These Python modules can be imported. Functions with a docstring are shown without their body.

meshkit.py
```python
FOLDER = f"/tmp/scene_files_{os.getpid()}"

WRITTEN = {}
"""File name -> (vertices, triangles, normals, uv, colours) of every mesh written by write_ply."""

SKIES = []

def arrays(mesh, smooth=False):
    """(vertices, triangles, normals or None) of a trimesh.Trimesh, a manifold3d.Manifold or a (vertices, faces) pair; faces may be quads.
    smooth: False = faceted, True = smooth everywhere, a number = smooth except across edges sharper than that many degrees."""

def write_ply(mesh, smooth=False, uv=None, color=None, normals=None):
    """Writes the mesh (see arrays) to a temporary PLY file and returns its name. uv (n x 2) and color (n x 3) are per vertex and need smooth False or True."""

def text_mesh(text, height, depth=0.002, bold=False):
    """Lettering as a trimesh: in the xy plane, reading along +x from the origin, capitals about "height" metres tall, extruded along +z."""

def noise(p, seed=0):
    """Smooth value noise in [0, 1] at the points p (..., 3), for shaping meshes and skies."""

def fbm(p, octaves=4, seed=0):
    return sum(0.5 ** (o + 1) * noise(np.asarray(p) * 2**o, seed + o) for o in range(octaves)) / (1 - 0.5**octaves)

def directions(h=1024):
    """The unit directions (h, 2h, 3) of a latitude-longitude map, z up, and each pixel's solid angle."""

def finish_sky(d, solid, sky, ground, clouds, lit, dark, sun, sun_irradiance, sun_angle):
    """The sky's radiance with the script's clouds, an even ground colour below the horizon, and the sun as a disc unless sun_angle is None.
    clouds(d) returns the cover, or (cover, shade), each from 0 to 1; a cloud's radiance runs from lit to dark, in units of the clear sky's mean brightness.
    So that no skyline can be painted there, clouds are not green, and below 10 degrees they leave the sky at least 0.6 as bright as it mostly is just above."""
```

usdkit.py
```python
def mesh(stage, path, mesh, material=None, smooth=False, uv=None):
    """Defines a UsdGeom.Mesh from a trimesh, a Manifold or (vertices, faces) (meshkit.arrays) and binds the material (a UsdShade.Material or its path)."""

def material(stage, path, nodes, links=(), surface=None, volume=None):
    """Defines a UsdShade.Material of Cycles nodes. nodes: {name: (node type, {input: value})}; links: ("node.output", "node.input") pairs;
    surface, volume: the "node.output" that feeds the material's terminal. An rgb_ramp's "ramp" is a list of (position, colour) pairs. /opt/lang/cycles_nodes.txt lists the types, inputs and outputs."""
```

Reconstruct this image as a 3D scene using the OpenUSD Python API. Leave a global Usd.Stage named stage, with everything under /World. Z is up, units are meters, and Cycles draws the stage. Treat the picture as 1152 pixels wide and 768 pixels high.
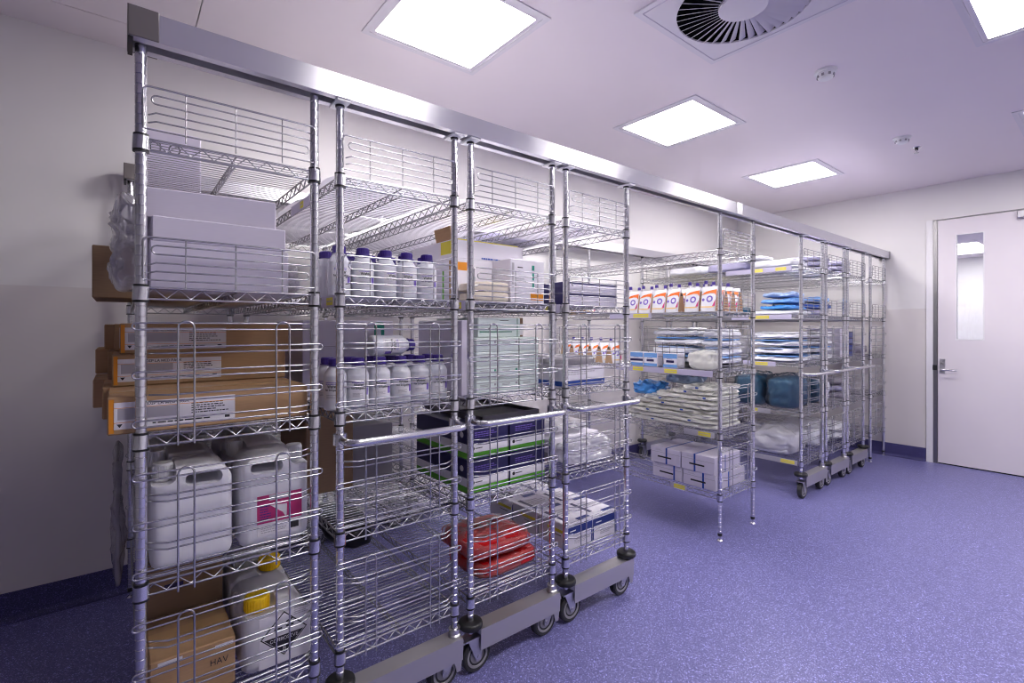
import math, random
import numpy as np, trimesh, shapely
from shapely.geometry import Polygon, Point, box as sbox
import manifold3d as m3
import usdkit, meshkit
from pxr import Usd, UsdGeom, Gf, Sdf, UsdShade

stage = Usd.Stage.CreateInMemory()
UsdGeom.SetStageUpAxis(stage, UsdGeom.Tokens.z)
UsdGeom.SetStageMetersPerUnit(stage, 1.0)
UsdGeom.Xform.Define(stage, '/World')
UsdGeom.Scope.Define(stage, '/World/Looks')

# ------------------------------------------------------------------ camera, light levels
FPX, YAW, CAMH, SHIFT = 551.94, math.radians(51.34), 1.307, -15.03
EXPOSURE = 1.92
LAMP = 9.0              # ceiling panels
CORRIDOR_LAMP = 6.5
cam = UsdGeom.Camera.Define(stage, '/World/camera')
cam.CreateHorizontalApertureAttr(36.0)
cam.CreateVerticalApertureAttr(24.0)
cam.CreateFocalLengthAttr(FPX / 1152 * 36.0)
cam.CreateVerticalApertureOffsetAttr(SHIFT / 1152 * 36.0)
cam.CreateClippingRangeAttr(Gf.Vec2f(0.02, 200))
cam.CreateExposureAttr(EXPOSURE)
_c, _s = math.cos(YAW), math.sin(YAW)
cam.AddTransformOp().Set(Gf.Matrix4d(_s, -_c, 0, 0, 0, 0, 1, 0, -_c, -_s, 0, 0, 0, 0, CAMH, 1))

# ------------------------------------------------------------------ helpers
_names = {}
def numbered(path):
    n = _names.get(path, -1) + 1
    _names[path] = n
    return path if n == 0 else f'{path}_{n:03d}'

def ppath(parent):
    if parent is None: return '/World'
    return str(parent.GetPath())

def obj(name, mesh, mat, parent=None, smooth=False):
    return usdkit.mesh(stage, numbered(f'{ppath(parent)}/{name}'), mesh, mat, smooth=smooth).GetPrim()

def tag(p, label=None, cat=None, group=None, kind=None):
    for k, v in (('label', label), ('category', cat), ('group', group), ('kind', kind)):
        if v: p.SetCustomDataByKey(k, v)
    return p

def setop(x, loc, rz=0, ry=0, rx=0):
    x.AddTranslateOp().Set(Gf.Vec3d(*map(float, loc)))
    if rz: x.AddRotateZOp().Set(float(rz))
    if ry: x.AddRotateYOp().Set(float(ry))
    if rx: x.AddRotateXOp().Set(float(rx))

def thing(name, label, cat, loc=(0, 0, 0), rz=0, group=None, ry=0, rx=0, kind=None):
    x = UsdGeom.Xform.Define(stage, numbered('/World/' + name))
    setop(x, loc, rz, ry, rx)
    return tag(x.GetPrim(), label, cat, group, kind)

def proto_thing(name):
    """A class prim whose children are the parts; place() puts one instance in the scene."""
    p = stage.CreateClassPrim(numbered('/World/Looks/proto_' + name))
    return p

def place(proto, name, label, cat, loc, rz=0, group=None, ry=0, rx=0):
    x = UsdGeom.Xform.Define(stage, numbered('/World/' + name))
    setop(x, loc, rz, ry, rx)
    p = tag(x.GetPrim(), label, cat, group)
    p.GetReferences().AddInternalReference(proto.GetPath())
    p.SetInstanceable(True)
    return p

class MB:
    def __init__(s): s.v, s.f, s.n = [], [], 0
    def add(s, v, f):
        v = np.asarray(v, float); f = np.asarray(f, int)
        if f.shape[1] == 4: f = np.vstack([f[:, [0, 1, 2]], f[:, [0, 2, 3]]])
        s.v.append(v); s.f.append(f + s.n); s.n += len(v); return s
    def mesh(s, m): return s.add(m.vertices, m.faces)
    def get(s): return np.vstack(s.v), np.vstack(s.f)
    def box(s, x0, x1, y0, y1, z0, z1): return s.mesh(cbox(x0, x1, y0, y1, z0, z1))
    def tube(s, pts, r, n=6, caps=False, closed=False):
        return s.add(*tube(pts, r, n, caps, closed))

def tube(pts, r, n=6, caps=False, closed=False):
    P = np.asarray(pts, float)
    if closed:
        T = np.roll(P, -1, 0) - np.roll(P, 1, 0)
    else:
        T = np.empty_like(P); T[1:-1] = P[2:] - P[:-2]; T[0] = P[1] - P[0]; T[-1] = P[-1] - P[-2]
    T /= np.maximum(np.linalg.norm(T, axis=1, keepdims=True), 1e-9)
    a = np.array([0, 0, 1.0]) if abs(T[0][2]) < .9 else np.array([1.0, 0, 0])
    U = np.cross(T[0], a); U /= np.linalg.norm(U)
    rings = []
    th = np.arange(n) * 2 * math.pi / n + math.pi / n
    for i in range(len(P)):
        U = U - T[i] * (U @ T[i]); U /= max(np.linalg.norm(U), 1e-9)
        W = np.cross(T[i], U)
        rr = r[i] if np.ndim(r) else r
        rings.append(P[i] + rr * (np.cos(th)[:, None] * U + np.sin(th)[:, None] * W))
    v = np.vstack(rings); f = []
    m = len(P)
    for i in range(m if closed else m - 1):
        j = (i + 1) % m
        for k in range(n):
            l = (k + 1) % n
            f.append([i * n + k, i * n + l, j * n + l, j * n + k])
    f = np.array(f); f = np.vstack([f[:, [0, 1, 2]], f[:, [0, 2, 3]]])
    if caps and not closed:
        c0, c1 = len(v), len(v) + 1
        v = np.vstack([v, P[0], P[-1]])
        e = [[c0, (k + 1) % n, k] for k in range(n)] + [[c1, (m - 1) * n + k, (m - 1) * n + (k + 1) % n] for k in range(n)]
        f = np.vstack([f, e])
    return v, f

def arc(c, r, a0, a1, ax, ay, n=6):
    """n+1 points of an arc about c in the plane of the unit vectors ax, ay (degrees)."""
    c, ax, ay = map(lambda q: np.asarray(q, float), (c, ax, ay))
    t = np.radians(np.linspace(a0, a1, n + 1))
    return [c + r * (math.cos(k) * ax + math.sin(k) * ay) for k in t]

def cbox(x0, x1, y0, y1, z0, z1):
    b = trimesh.creation.box([x1 - x0, y1 - y0, z1 - z0])
    b.apply_translation([(x0 + x1) / 2, (y0 + y1) / 2, (z0 + z1) / 2])
    return b

def bevel_box(x0, x1, y0, y1, z0, z1, b=.004):
    b = min(b, (x1 - x0) / 2.2, (y1 - y0) / 2.2, (z1 - z0) / 2.2)
    pts = []
    for sx, X in ((1, x0), (-1, x1)):
        for sy, Y in ((1, y0), (-1, y1)):
            for sz, Z in ((1, z0), (-1, z1)):
                pts += [(X, Y + sy * b, Z + sz * b), (X + sx * b, Y, Z + sz * b), (X + sx * b, Y + sy * b, Z)]
    return trimesh.convex.convex_hull(np.array(pts))

def lathe(prof, n=24, axis='z'):
    """prof: (r, z) from bottom to top."""
    prof = np.asarray(prof, float); m = len(prof)
    th = np.arange(n) * 2 * math.pi / n
    v = np.stack([prof[:, None, 0] * np.cos(th), prof[:, None, 0] * np.sin(th), np.repeat(prof[:, 1][:, None], n, 1)], -1).reshape(-1, 3)
    f = []
    for i in range(m - 1):
        for k in range(n):
            l = (k + 1) % n
            f.append([i * n + k, i * n + l, (i + 1) * n + l, (i + 1) * n + k])
    f = np.array(f); f = np.vstack([f[:, [0, 1, 2]], f[:, [0, 2, 3]]])
    keep = [t for t in f if len({tuple(np.round(v[i], 7)) for i in t}) == 3]
    return v, np.array(keep)

def xf(mesh, M=None, t=None):
    if hasattr(mesh, 'to_mesh'): mesh = meshkit.arrays(mesh)[:2]
    v, f = (mesh.vertices, mesh.faces) if hasattr(mesh, 'vertices') else mesh
    v = np.asarray(v, float)
    if M is not None: v = v @ np.asarray(M, float).T
    if t is not None: v = v + np.asarray(t, float)
    return v, np.asarray(f)

def rotz(a):
    a = math.radians(a); c, s = math.cos(a), math.sin(a); return np.array([[c, -s, 0], [s, c, 0], [0, 0, 1]])
def rotx(a):
    a = math.radians(a); c, s = math.cos(a), math.sin(a); return np.array([[1, 0, 0], [0, c, -s], [0, s, c]])
def roty(a):
    a = math.radians(a); c, s = math.cos(a), math.sin(a); return np.array([[c, 0, s], [0, 1, 0], [-s, 0, c]])

def soft_box(sx, sy, sz, n=10, e=5.0, amp=.006, freq=14, seed=0, sag=0.0):
    """A puffy, slightly crumpled pillow of the given size, base at z = 0."""
    g = np.linspace(-1, 1, n + 1)
    V, F, off = [], [], 0
    for ax in range(3):
        for sg in (-1, 1):
            a, b = np.meshgrid(g, g, indexing='ij')
            p = np.zeros((n + 1, n + 1, 3)); p[..., ax] = sg; p[..., (ax + 1) % 3] = a; p[..., (ax + 2) % 3] = b
            i = np.arange((n + 1) ** 2).reshape(n + 1, n + 1)
            q = np.stack([i[:-1, :-1], i[1:, :-1], i[1:, 1:], i[:-1, 1:]], -1).reshape(-1, 4)
            if sg < 0: q = q[:, ::-1]
            V.append(p.reshape(-1, 3)); F.append(q + off); off += (n + 1) ** 2
    v, f = np.vstack(V), np.vstack(F)
    f = np.vstack([f[:, [0, 1, 2]], f[:, [0, 2, 3]]])
    ln = (np.abs(v) ** e).sum(1) ** (1 / e)
    v = v / ln[:, None]
    m = trimesh.Trimesh(v, f, process=False); m.merge_vertices()
    v = np.array(m.vertices)
    p = v * np.array([sx, sy, sz]) / 2
    d = meshkit.fbm(p * freq + seed * 7.3, 3, seed) - .5
    d2 = np.abs(meshkit.noise(p * freq * 1.7 + 31.7 + seed, seed + 5) - .5)
    nn = np.array(m.vertex_normals)
    w = np.clip((v[:, 2] + 1.0) * 1.5, 0.15, 1)
    p = p + nn * (amp * (2.0 * d - 1.6 * d2) * w)[:, None]
    p[:, 2] += sz / 2
    if sag: p[:, 2] -= sag * (np.abs(v[:, 0]) ** 2)
    p[:, 2] -= p[:, 2].min()
    p[:, 2] *= sz / p[:, 2].max()
    for k, w_ in ((0, sx), (1, sy)): p[:, k] *= min(1.0, w_ / (p[:, k].max() - p[:, k].min()))
    return p, np.array(m.faces)

def rrect(w, h, r, n=4):
    return sbox(-w / 2 + r, -h / 2 + r, w / 2 - r, h / 2 - r).buffer(r, quad_segs=n)

def extrude(poly, h):
    ms = [trimesh.creation.extrude_polygon(g, h, engine='earcut') for g in getattr(poly, 'geoms', [poly])]
    return trimesh.util.concatenate(ms)

def rbox(sx, sy, sz, r, seg=3):
    """Rounded box (hull of spheres), base at z=0, as a Manifold."""
    s = m3.Manifold.sphere(r, seg * 4)
    parts = [s.translate((x, y, z)) for x in (-sx / 2 + r, sx / 2 - r) for y in (-sy / 2 + r, sy / 2 - r) for z in (r, sz - r)]
    return m3.Manifold.batch_hull(parts)

# ------------------------------------------------------------------ materials
def srgb(*c):
    c = np.array(c, float) / 255
    return tuple(np.where(c <= .04045, c / 12.92, ((c + .055) / 1.055) ** 2.4))

def M_plain(name, col, rough=.5, metallic=0.0, spec=.5, var=0.0, scale=30.0, extra=None):
    nodes = {'p': ('principled_bsdf', dict(roughness=rough, metallic=metallic, specular_ior_level=spec, base_color=col, **(extra or {})))}
    links = []
    if var:
        lo = tuple(np.clip(np.array(col) * (1 - var), 0, 1)); hi = tuple(np.clip(np.array(col) * (1 + var), 0, 1))
        nodes['tc'] = ('texture_coordinate', {})
        nodes['n'] = ('noise_texture', {'scale': scale, 'detail': 4.0, 'roughness': .6})
        nodes['r'] = ('rgb_ramp', {'ramp': [(.3, lo), (.7, hi)]})
        links = [('tc.object', 'n.vector'), ('n.fac', 'r.fac'), ('r.color', 'p.base_color')]
    return usdkit.material(stage, '/World/Looks/' + name, nodes, links, surface='p.BSDF')

CHROME = M_plain('chrome', (.74, .74, .77), .19, 1.0)
WIRE = M_plain('chrome_wire', (.56, .56, .59), .24, 1.0)
CHANNEL = M_plain('satin_steel', (.53, .51, .53), .44, .75)
DARKSTEEL = M_plain('dark_door_steel', (.30, .29, .30), .35, 1.0)
STEEL = M_plain('brushed_steel', (.60, .59, .62), .34, 1.0, var=.04, scale=60)
TRACK = usdkit.material(stage, '/World/Looks/track_aluminium', {'g': ('glossy_bsdf', {'color': (.78, .77, .82), 'roughness': .31, 'anisotropy': .55}), 't': ('combine_xyz', {'x': 1.0}),
                        'd': ('diffuse_bsdf', {'color': (.5, .49, .53)}), 'm': ('mix_closure', {'fac': .25})},
                        [('t.vector', 'g.tangent'), ('g.BSDF', 'm.closure1'), ('d.BSDF', 'm.closure2')], surface='m.closure')
DARKCAP = M_plain('grey_end_cap', srgb(112, 106, 106), .45, .0)
BLACK = M_plain('black_plastic', (.012, .012, .014), .4)
RUBBER = M_plain('grey_rubber', (.10, .095, .105), .6)
TYRE = M_plain('dark_tyre', (.03, .03, .033), .6)
HUB = M_plain('grey_hub', (.30, .29, .31), .4)
WHITEP = M_plain('white_plastic', (.80, .80, .82), .35)
CEIL = M_plain('ceiling_paint', srgb(234, 226, 231), .8, var=.012, scale=2)
WALL = M_plain('wall_paint', srgb(224, 221, 222), .6, var=.012, scale=2)
WALLDULL = M_plain('bounce_cut_grey', srgb(150, 147, 150), .6)
CLAD = M_plain('wall_cladding', srgb(215, 209, 209), .35, var=.012, scale=3)
DOORM = M_plain('door_laminate', srgb(224, 217, 224), .35, var=.01, scale=3)
FRAMEW = M_plain('white_trim', srgb(230, 228, 232), .4)
GAP = M_plain('dark_gap', (.02, .02, .022), .9)
PANELFRAME = M_plain('lamp_frame', srgb(222, 218, 226), .5)

def M_floor(name, base, light, dark):
    nodes = {
        'tc': ('geometry', {}),
        'v': ('voronoi_texture', {'scale': 400.0}),
        'sep': ('separate_color', {}),
        'r': ('rgb_ramp', {'ramp': [(0, dark), (.10, dark), (.11, base), (.80, base), (.81, light), (1, light)], 'interpolate': False}),
        'n': ('noise_texture', {'scale': 1.3, 'detail': 3.0}),
        'v2': ('voronoi_texture', {'scale': 280.0}),
        'sep2': ('separate_color', {}),
        'r2': ('rgb_ramp', {'ramp': [(0, (0, 0, 0)), (.90, (0, 0, 0)), (.91, (1, 1, 1)), (1, (1, 1, 1))], 'interpolate': False}),
        'thr': ('math', {'math_type': 'less_than', 'value2': .0042}),
        'mul': ('math', {'math_type': 'multiply'}),
        'mx': ('mix', {'color2': tuple(min(1, 1.7 * c) for c in light)}),
        'p': ('principled_bsdf', {'roughness': .38, 'specular_ior_level': .45}),
        'bmp': ('bump', {'strength': .06, 'distance': .002}),
    }
    links = [('tc.position', 'v.vector'), ('v.color', 'sep.color'), ('sep.r', 'r.fac'),
             ('tc.position', 'v2.vector'), ('v2.color', 'sep2.color'), ('sep2.g', 'r2.fac'),
             ('v2.distance', 'thr.value1'),
             ('r.color', 'mx.color1'), ('r2.color', 'mx.fac'),
             ('mx.color', 'p.base_color'), ('v.distance', 'bmp.height'), ('bmp.normal', 'p.normal')]
    for k in ('n', 'thr', 'mul'): nodes.pop(k)
    links = [l for l in links if not any(l[1].startswith(k + '.') or l[0].startswith(k + '.') for k in ('n', 'thr', 'mul'))]
    return usdkit.material(stage, '/World/Looks/' + name, nodes, links, surface='p.BSDF')
FLOOR = M_floor('vinyl_floor', srgb(104, 102, 156), srgb(136, 135, 188), srgb(78, 75, 128))
SKIRT = M_floor('vinyl_skirting', srgb(62, 59, 104), srgb(80, 76, 128), srgb(48, 45, 88))

def M_emit(name, col, strength):
    return usdkit.material(stage, '/World/Looks/' + name, {'e': ('emission', {'color': col, 'strength': strength})}, surface='e.emission')
LAMPM = M_emit('lamp_diffuser', (1.0, .962, .945), LAMP)
CORLAMP = M_emit('corridor_lamp', (1.0, .98, 1.0), CORRIDOR_LAMP)

GLASS = usdkit.material(stage, '/World/Looks/pane_glass', {
    't': ('transparent_bsdf', {'color': (.96, .97, .97)}), 'g': ('glossy_bsdf', {'color': (1, 1, 1), 'roughness': .02}),
    'f': ('fresnel', {'IOR': 1.5}), 'm': ('mix_closure', {})},
    [('f.fac', 'm.fac'), ('t.BSDF', 'm.closure1'), ('g.BSDF', 'm.closure2')], surface='m.closure')

def M_film(name, col, opac, rough=.12, gloss=.25):
    """Thin plastic film: part clear, part milky, glossy on top."""
    return usdkit.material(stage, '/World/Looks/' + name, {
        't': ('transparent_bsdf', {'color': (.97, .97, .98)}), 'd': ('diffuse_bsdf', {'color': col}), 'tr': ('translucent_bsdf', {'color': col}),
        'dd': ('mix_closure', {'fac': .35}), 'm1': ('mix_closure', {'fac': opac}),
        'g': ('glossy_bsdf', {'color': (1, 1, 1), 'roughness': rough}), 'f': ('layer_weight', {'blend': gloss}), 'm2': ('mix_closure', {})},
        [('d.BSDF', 'dd.closure1'), ('tr.BSDF', 'dd.closure2'), ('t.BSDF', 'm1.closure1'), ('dd.closure', 'm1.closure2'),
         ('m1.closure', 'm2.closure1'), ('g.BSDF', 'm2.closure2'), ('f.fresnel', 'm2.fac')], surface='m2.closure')
FILM = M_film('clear_film', srgb(236, 233, 242), .42, .10, .3)
FILMGREY = M_film('grey_film', srgb(186, 182, 192), .6)
FILMWHITE = M_film('white_crumpled_film', srgb(242, 240, 248), .72, .10, .3)
FILMPALE = M_film('pale_blue_film', srgb(150, 176, 216), .7)
FILMCREAM = M_film('cream_film', srgb(250, 249, 243), .80, .12, .25)
FILMTEAL = M_film('teal_film', srgb(40, 92, 122), .9, .15)

def M_milk(name, col, rough=.35, tr=.2):
    return usdkit.material(stage, '/World/Looks/' + name, {
        'p': ('principled_bsdf', {'base_color': col, 'roughness': rough}), 'tr': ('translucent_bsdf', {'color': col}), 'm': ('mix_closure', {'fac': tr})},
        [('p.BSDF', 'm.closure1'), ('tr.BSDF', 'm.closure2')], surface='m.closure')
MILK = M_milk('milky_plastic', srgb(242, 241, 248), .35, .15)
TISSUE = M_milk('thin_white_wrap', srgb(240, 238, 244), .45, .55)
MILKW = M_milk('white_bottle_plastic', srgb(236, 236, 244), .3)
MILKG = M_milk('grey_milky_plastic', srgb(228, 226, 230), .4)

def M_card(name, col, var=.08):
    nodes = {'tc': ('texture_coordinate', {}), 'n': ('noise_texture', {'scale': 9.0, 'detail': 6.0, 'roughness': .7}),
             'mp': ('mapping', {'scale': (3.0, 3.0, 40.0)}),
             'r': ('rgb_ramp', {'ramp': [(.3, tuple(np.array(col) * (1 - var))), (.7, tuple(np.clip(np.array(col) * (1 + var), 0, 1)))]}),
             'p': ('principled_bsdf', {'roughness': .75, 'specular_ior_level': .25})}
    return usdkit.material(stage, '/World/Looks/' + name, nodes, [('tc.object', 'mp.vector'), ('mp.vector', 'n.vector'), ('n.fac', 'r.fac'), ('r.color', 'p.base_color')], surface='p.BSDF')
KRAFT = M_card('kraft_board', srgb(182, 147, 110))
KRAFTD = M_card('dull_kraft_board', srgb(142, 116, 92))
CARDW = M_card('white_board', srgb(228, 224, 234), .02)
CARDL = M_card('lilac_board', srgb(206, 200, 216), .02)
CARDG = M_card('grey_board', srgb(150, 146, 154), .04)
CARDGREEN = M_card('pale_green_board', srgb(214, 224, 222), .02)
BEIGE = M_card('beige_wrap', srgb(226, 214, 200), .03)
GUSSET = M_card('tan_gusset', srgb(190, 158, 128), .04)
def PAINT(name, r, g, b, rough=.5, var=0): return M_plain(name, srgb(r, g, b), rough, var=var, scale=20)
PAPER = PAINT('paper', 232, 229, 234, .6)
PAPERG = PAINT('grey_print', 176, 172, 180, .7)
INK = PAINT('ink', 38, 36, 42, .6)
ORANGE = PAINT('orange_ink', 226, 142, 22)
YELLOW = PAINT('yellow_label', 226, 214, 66)
YCAP = PAINT('yellow_cap', 250, 206, 24, .35)
PINK = PAINT('pink_ink', 196, 52, 118)
PURPLE = PAINT('purple_cap', 62, 40, 132, .4)
LILAC = PAINT('lilac_ink', 120, 96, 190)
TEAL = PAINT('teal_ink', 14, 134, 118)
GREEN = PAINT('green_ink', 92, 176, 46)
DKGREEN = PAINT('dark_green_ink', 30, 120, 92)
NAVY = PAINT('navy_print', 36, 32, 84, .35)
BLUE = PAINT('blue_print', 26, 70, 160, .4)
SKY = PAINT('sky_blue_film', 118, 166, 228, .3, .08)
CYAN = PAINT('cyan_blue_film', 70, 144, 220, .3, .12)
RED = PAINT('red_film', 214, 30, 34, .3, .06)
WHITEF = PAINT('white_film', 232, 232, 240, .3, .03)
LAVF = PAINT('lavender_film', 178, 174, 206, .35, .06)
STRIP = PAINT('lavender_label_strip', 186, 180, 206, .35)
BRIGHTO = PAINT('bright_orange', 240, 116, 40)
TEALF = PAINT('teal_fabric', 30, 78, 108, .5, .04)
GREYF = PAINT('grey_fabric', 150, 144, 156, .6, .1)
DARKF = PAINT('dark_film', 32, 32, 40, .3, .3)
CHARC = PAINT('charcoal_tray', 84, 80, 88, .5)
PALEY = PAINT('pale_yellow_tint', 232, 226, 150, .35)

# ------------------------------------------------------------------ the room
XL, XR, YF, YB, H = -1.9, 6.19, -1.9, 3.112, 2.7
def struct(name, mesh, mat, parent=None, smooth=False):
    p = obj(name, mesh, mat, parent, smooth)
    if parent is None: tag(p, kind='structure')
    return p
struct('floor', cbox(XL - .1, XR + .1, YF - .1, YB + .1, -.08, 0), FLOOR)

# ceiling: plasterboard fields with shadow gaps, hole for the air diffuser
DIFF = (2.10, 1.03)
cf = thing('ceiling', None, None, kind='structure')
g = .0022
hole = sbox(DIFF[0] - .29, DIFF[1] - .29, DIFF[0] + .29, DIFF[1] + .29)
fields = [sbox(XL - .1, 2.857 + g, XR + .1, YB + .1), sbox(XL - .1, YF - .1, .276 - g, 2.857 - g), sbox(.276 + g, YF - .1, XR + .1, 2.857 - g).difference(hole)]
for fl in fields:
    e = extrude(fl, .02); e.apply_translation([0, 0, H]); obj('ceiling_board', e, CEIL, cf)
e = extrude(sbox(XL - .1, YF - .1, XR + .1, YB + .1).difference(hole), .05); e.apply_translation([0, 0, H + .021]); obj('backing', e, GAP, cf)

def wall_x(name, y0, y1, mat): struct(name, cbox(XL - .1, XR + .1, y0, y1, 0, H + .07), mat)
wall_x('wall_left', YB, YB + .1, WALL)
wall_x('wall_front', YF - .1, YF, WALL)
struct('wall_back', cbox(XL - .1, XL, YF, YB, 0, H + .07), WALLDULL)  # unseen wall; its dull grey is chosen to cut bounce light
# right wall with the door opening
DY0, DY1, DZ = .13, 1.168, 2.355
wr = thing('wall_right', None, None, kind='structure')
obj('wall_panel', cbox(XR, XR + .12, DY1, YB, 0, H + .07), WALL, wr)
obj('wall_panel', cbox(XR, XR + .12, YF, DY0, 0, H + .07), WALL, wr)
obj('wall_panel', cbox(XR, XR + .12, DY0, DY1, DZ, H + .07), WALL, wr)
# sheet cladding to 1.5 m
struct('trim_1', cbox(XL, XR, YB - .004, YB, .13, 1.5), CLAD)
struct('trim_2', cbox(XR - .004, XR, 1.222, YB - .004, .13, 1.5), CLAD)
struct('trim_3', cbox(XR - .004, XR, YF, .07, .13, 1.5), CLAD)
# coved vinyl skirting
def skirting(name, L, M):
    pts = [(0.006, .13), (0.0, .13), (0.0, 0.0), (.034, 0.0)] + [(.006 + .028 * (1 - math.sin(a)), .028 * (1 - math.cos(a))) for a in np.linspace(.12, math.pi / 2, 6)]
    e = trimesh.creation.extrude_polygon(Polygon(pts).buffer(0), L, engine='earcut')
    return struct(name, xf(e, M), SKIRT)
# profile x -> away from wall, y -> up, extrusion -> along the wall
v = skirting('baseboard_left', XR - XL, [[0, 0, 1], [-1, 0, 0], [0, 1, 0]])
UsdGeom.Xformable(v).AddTranslateOp().Set(Gf.Vec3d(XL, YB - .004, 0))
v = skirting('baseboard_right', YB - .03 - 1.222, [[-1, 0, 0], [0, 0, 1], [0, 1, 0]])
UsdGeom.Xformable(v).AddTranslateOp().Set(Gf.Vec3d(XR - .004, 1.222, 0))

# door
d = thing('door_1', None, None, kind='structure')
obj('door_frame', MB().box(XR - .012, XR + .1, DY1 - .032, DY1, 0, DZ).box(XR - .012, XR + .1, DY0, DY0 + .032, 0, DZ).box(XR - .012, XR + .1, DY0, DY1, DZ - .008, DZ).get(), DARKSTEEL, d)
obj('door_architrave', cbox(XR - .016, XR, DY1, DY1 + .05, 0, DZ), FRAMEW, d)
LX0, LX1, LY0, LY1, LZ0, LZ1 = XR - .008, XR + .036, DY0 + .036, DY1 - .036, .012, DZ - .012
wy0, wy1, wz0, wz1 = .806, 1.002, 1.195, 2.192
leafp = sbox(LY0, LZ0, LY1, LZ1).difference(sbox(wy0, wz0, wy1, wz1))
e = extrude(leafp, LX1 - LX0)
obj('door_leaf', xf(e, [[0, 0, 1], [1, 0, 0], [0, 1, 0]], (LX0, 0, 0)), DOORM, d)
bead = sbox(wy0 - .001, wz0 - .001, wy1 + .001, wz1 + .001).difference(sbox(wy0 + .006, wz0 + .006, wy1 - .006, wz1 - .006))
obj('glazing_bead', xf(extrude(bead, .045), [[0, 0, 1], [1, 0, 0], [0, 1, 0]], (LX0 - .0012, 0, 0)), FRAMEW, d)
obj('window_pane', cbox(XR + .012, XR + .018, wy0 + .004, wy1 - .004, wz0 + .004, wz1 - .004), GLASS, d)
obj('threshold_gap', cbox(LX0 + .004, LX1, LY0, LY1, .0, .012), BLACK, d)
hp = obj('handle_plate', bevel_box(LX0 - .006, LX0, 1.078, 1.12, .872, 1.012, .002), STEEL, d)
lv = MB().tube([(LX0 - .004, 1.099, .91), (LX0 - .05, 1.099, .91)] + arc((LX0 - .05, 1.085, .91), .014, 180, 90, (0, -1, 0), (-1, 0, 0), 4) + [(LX0 - .064, .985, .91)], .009, 10, True)
lv.mesh(trimesh.creation.cylinder(.012, .012, sections=16, transform=trimesh.transformations.translation_matrix((LX0 - .008, 1.099, .965)) @ trimesh.transformations.rotation_matrix(math.pi / 2, [0, 1, 0])))
obj('lever', lv.get(), CHROME, hp, smooth=40)
obj('strike', cbox(XR - .016, XR - .008, DY1 - .03, DY1 + .004, .9, .95), BLACK, d)
cl = obj('door_closer', bevel_box(LX0 - .055, LX0, .26, .592, 2.27, 2.335, .006), STEEL, d)
# space beyond the door
struct('wall_corridor', MB().box(XR + .12, 13.2, -1.4, -1.3, 0, 2.8).box(XR + .12, 13.2, 2.9, 3.0, 0, 2.8).box(13.1, 13.2, -1.4, 3.0, 0, 2.8).get(), WALL)
struct('floor_corridor', cbox(XR + .1, 13.2, -1.4, 3.0, -.08, 0), FLOOR)
struct('ceiling_corridor', cbox(XR + .12, 13.2, -1.4, 3.0, H, H + .06), CEIL)
cp = thing('corridor_light', 'flat light panel seen through the glass of the door', 'ceiling light', (11.6, 1.78, H))
obj('diffuser', cbox(-.75, .75, -.28, .28, -.008, 0), CORLAMP, cp)
cp2 = thing('corridor_light', 'added unseen corridor light panel just behind the door', 'ceiling light', (8.2, .6, H))  # added lamp out of view, only lights the corridor
obj('diffuser', cbox(-.6, .6, -.3, .3, -.008, 0), CORLAMP, cp2)
cp2.SetCustomDataByKey('label', 'added unseen light panel in the corridor beyond the door')

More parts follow.
